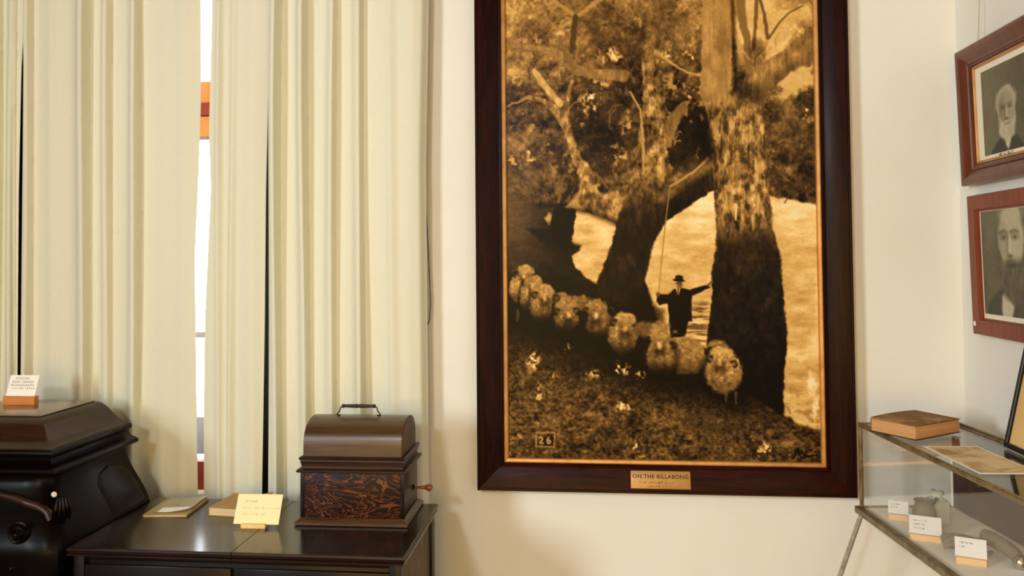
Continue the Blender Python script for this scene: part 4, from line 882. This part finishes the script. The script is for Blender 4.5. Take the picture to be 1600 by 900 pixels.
# printed sheet under the glass edge, lying on the case top
sh = curled(0, .155, -.30, 0, 8, 12, lambda a, b: .0002 + .0015 * math.sin(a * 4) * b * 0, .0006).build('printed_sheet', M_['white_card'], None, 60)
sh.location = on_case(.045, -.335, CZ1 + .0006 - .0024); sh.rotation_euler = (0, 0, cr - rad(2)); tag(sh, 'brownish printed sheet lying flat on the glass case beside the old book', 'sheet')
ip = curled(.008, .147, -.292, -.010, 4, 4, lambda a, b: .0009, .0003).build('picture_area', M_['sheet'], sh, 60)
# black framed picture leaning on the wall
fr = thing('leaning_frame', (1.176, 2.432, CZ1 + .0015), (0, 0, 0), 'thin black-framed tan picture leaning on the case against the wall', 'picture')
LW, LH = .36, .40
Lm = Matrix(((0, math.sin(rad(12.6)), -math.cos(rad(12.6))), (-1, 0, 0), (0, math.cos(rad(12.6)), math.sin(rad(12.6))))).to_euler()
fr.rotation_euler = Lm
ms = member_set('frame_member', LW, LH, [(0, 0), (0, .012), (.002, .014), (.013, .014), (.015, .012), (.015, 0)], (M_['black'], M_['black']), fr)
for o in ms: o.location = (LW / 2, LH / 2, 0)
box('tan_panel', .010, LW - .010, .010, LH - .010, .002, .006, M_['tanpanel'], fr)

# ---- things inside the case
def case_card(x, y, rz, cw, ch, label, seeds, words):
    t, c_ = stand_card('exhibit_card', (x, y, FZ), rz, cw, ch, cw * .95, .018, .022, rad(38), M_['white_card'], M_['block2'], label, 'card', 'exhibit cards in the glass case', 0, .002)
    for k, sd in enumerate(seeds): scribble('text_line', words[k], -cw * .36, ch * (.74 - .2 * k), .0045, M_['greyink'], c_, .0007, sd)
    return t
case_card(.950, 2.650, cr - rad(26), .058, .044, 'small white exhibit card left of the dark clay pot', (21, 22), ((4, 5), (6,)))
case_card(.957, 2.462, cr - rad(26), .085, .056, 'white exhibit card in front of the pale bottle', (23, 24, 25), ((8, 5), (7, 4), (4, 6)))
case_card(1.004, 2.285, cr - rad(28), .075, .054, 'white exhibit card in front of the grey leather piece', (26, 27), ((8, 3), (5,)))
pt = thing('clay_pot', (.993, 2.560, FZ), (0, 0, 0), 'small dull grey clay pot with dark mouth in the case', 'pot')
MB().lathe([(.012, .0005), (.022, .002), (.031, .022), (.034, .044), (.031, .064), (.026, .074), (.025, .080), (.029, .089), (.027, .090), (.021, .080), (.021, .060)], (0, 0, 0), 'Z', 26).build('body', M_['pot'], pt, 50)
MB().lathe([(.001, .074), (.0205, .074), (.0208, .078)], (0, 0, 0), 'Z', 20).build('dark_inside', M_['potdark'], pt)  # dark disc set inside the pot's mouth
MB().tube([(.024, .004, .076), (.034, .006, .084), (.040, .006, .093), (.044, .002, .091)], [.006, .005, .005, .003], 8).build('spout', M_['potdark'], pt)
bt = thing('glass_bottle', (1.058, 2.625, FZ), (0, 0, cr), 'pale frosted square bottle behind the clay pot in the case', 'bottle')
M_['bottle'] = glass_mat('pale_bottle_glass', (.86, .87, .80))
MB().loft_rect([(-.026, .026, -.026, .026, .0005, .004), (-.028, .028, -.028, .028, .004, .006), (-.028, .028, -.028, .028, .066, .006), (-.022, .022, -.022, .022, .076, .008), (-.014, .014, -.014, .014, .080, .005)]).build('body', M_['frost'], bt, 40)
MB().lathe([(.013, .079), (.013, .088), (.019, .089), (.019, .100), (.012, .101), (.012, .09)], (0, 0, 0), 'Z', 20).build('neck', M_['frost'], bt)
# crumpled leather pouch
le = thing('leather_pouch', (1.022, 2.392, FZ), (0, 0, cr - rad(38)), 'crumpled grey leather piece between two exhibit cards', 'leather')
le.scale = (.80, .80, .95)
def blob(nu, nv, f_):
    rows = [[f_(2 * math.pi * i / nu, math.pi * (j / nv)) for i in range(nu)] for j in range(nv + 1)]; return MB().grid(rows, True, True)
blob(26, 14, lambda a, b: ((.062 + .010 * math.sin(3 * a + 1) + .006 * math.sin(7 * a)) * math.cos(a) * max(.02, math.sin(b)), (.036 + .007 * math.sin(2 * a) + .004 * math.sin(5 * a + 2)) * math.sin(a) * max(.02, math.sin(b)), .0235 + .023 * math.cos(b) + .005 * math.sin(3 * a) * math.sin(b) ** 2 * (1 if math.cos(b) > 0 else 0))).build('body', M_['leather'], le, 70)
MB().tube([(-.045, -.034, .010), (-.01, -.038, .026), (.03, -.030, .038), (.066, -.012, .042), (.085, .004, .034)], [.006, .009, .010, .009, .006], 10).build('folded_strap', M_['leather'], le)
MB().tube([(.030, -.036, .018), (.060, -.036, .014), (.088, -.022, .012), (.10, -.004, .014)], [.006, .007, .006, .004], 10).build('strap_end', M_['leather'], le)
# long grey handle with a silver boss and a hooked tail
tl = thing('riding_tool', (1.112, 2.296, FZ), (0, 0, 0), 'grey leather-bound handle with a round silver boss and hooked tail', 'tool')
MB().tube([(-.030, .085, .050), (-.022, .060, .046), (-.005, .025, .038), (.004, -.010, .030), (.004, -.035, .024)], [.015, .020, .019, .018, .015], 14).build('handle', M_['leather'], tl)
MB().lathe([(.002, .040), (.010, .038), (.016, .030), (.018, .020), (.016, .010), (.010, .003)], (-.002, -.048, .0), 'Z', 20).build('silver_boss', M_['silver'], tl)
MB().tube([(.0, -.058, .020), (.008, -.085, .018), (.010, -.115, .012), (.002, -.150, .008), (-.020, -.170, .006)], [.007, .006, .0055, .005, .004], 10).build('hooked_tail', M_['metal'], tl)
pp = curled(-.04, .04, -.05, .05, 6, 6, lambda a, b: .0003 + .004 * a * a, .0005).build('paper_label', M_['white_card'], None, 60)
pp.location = (1.062, 2.205, FZ); pp.rotation_euler = (0, 0, cr - rad(25)); tag(pp, 'blank white paper at the lower right corner inside the case', 'paper')
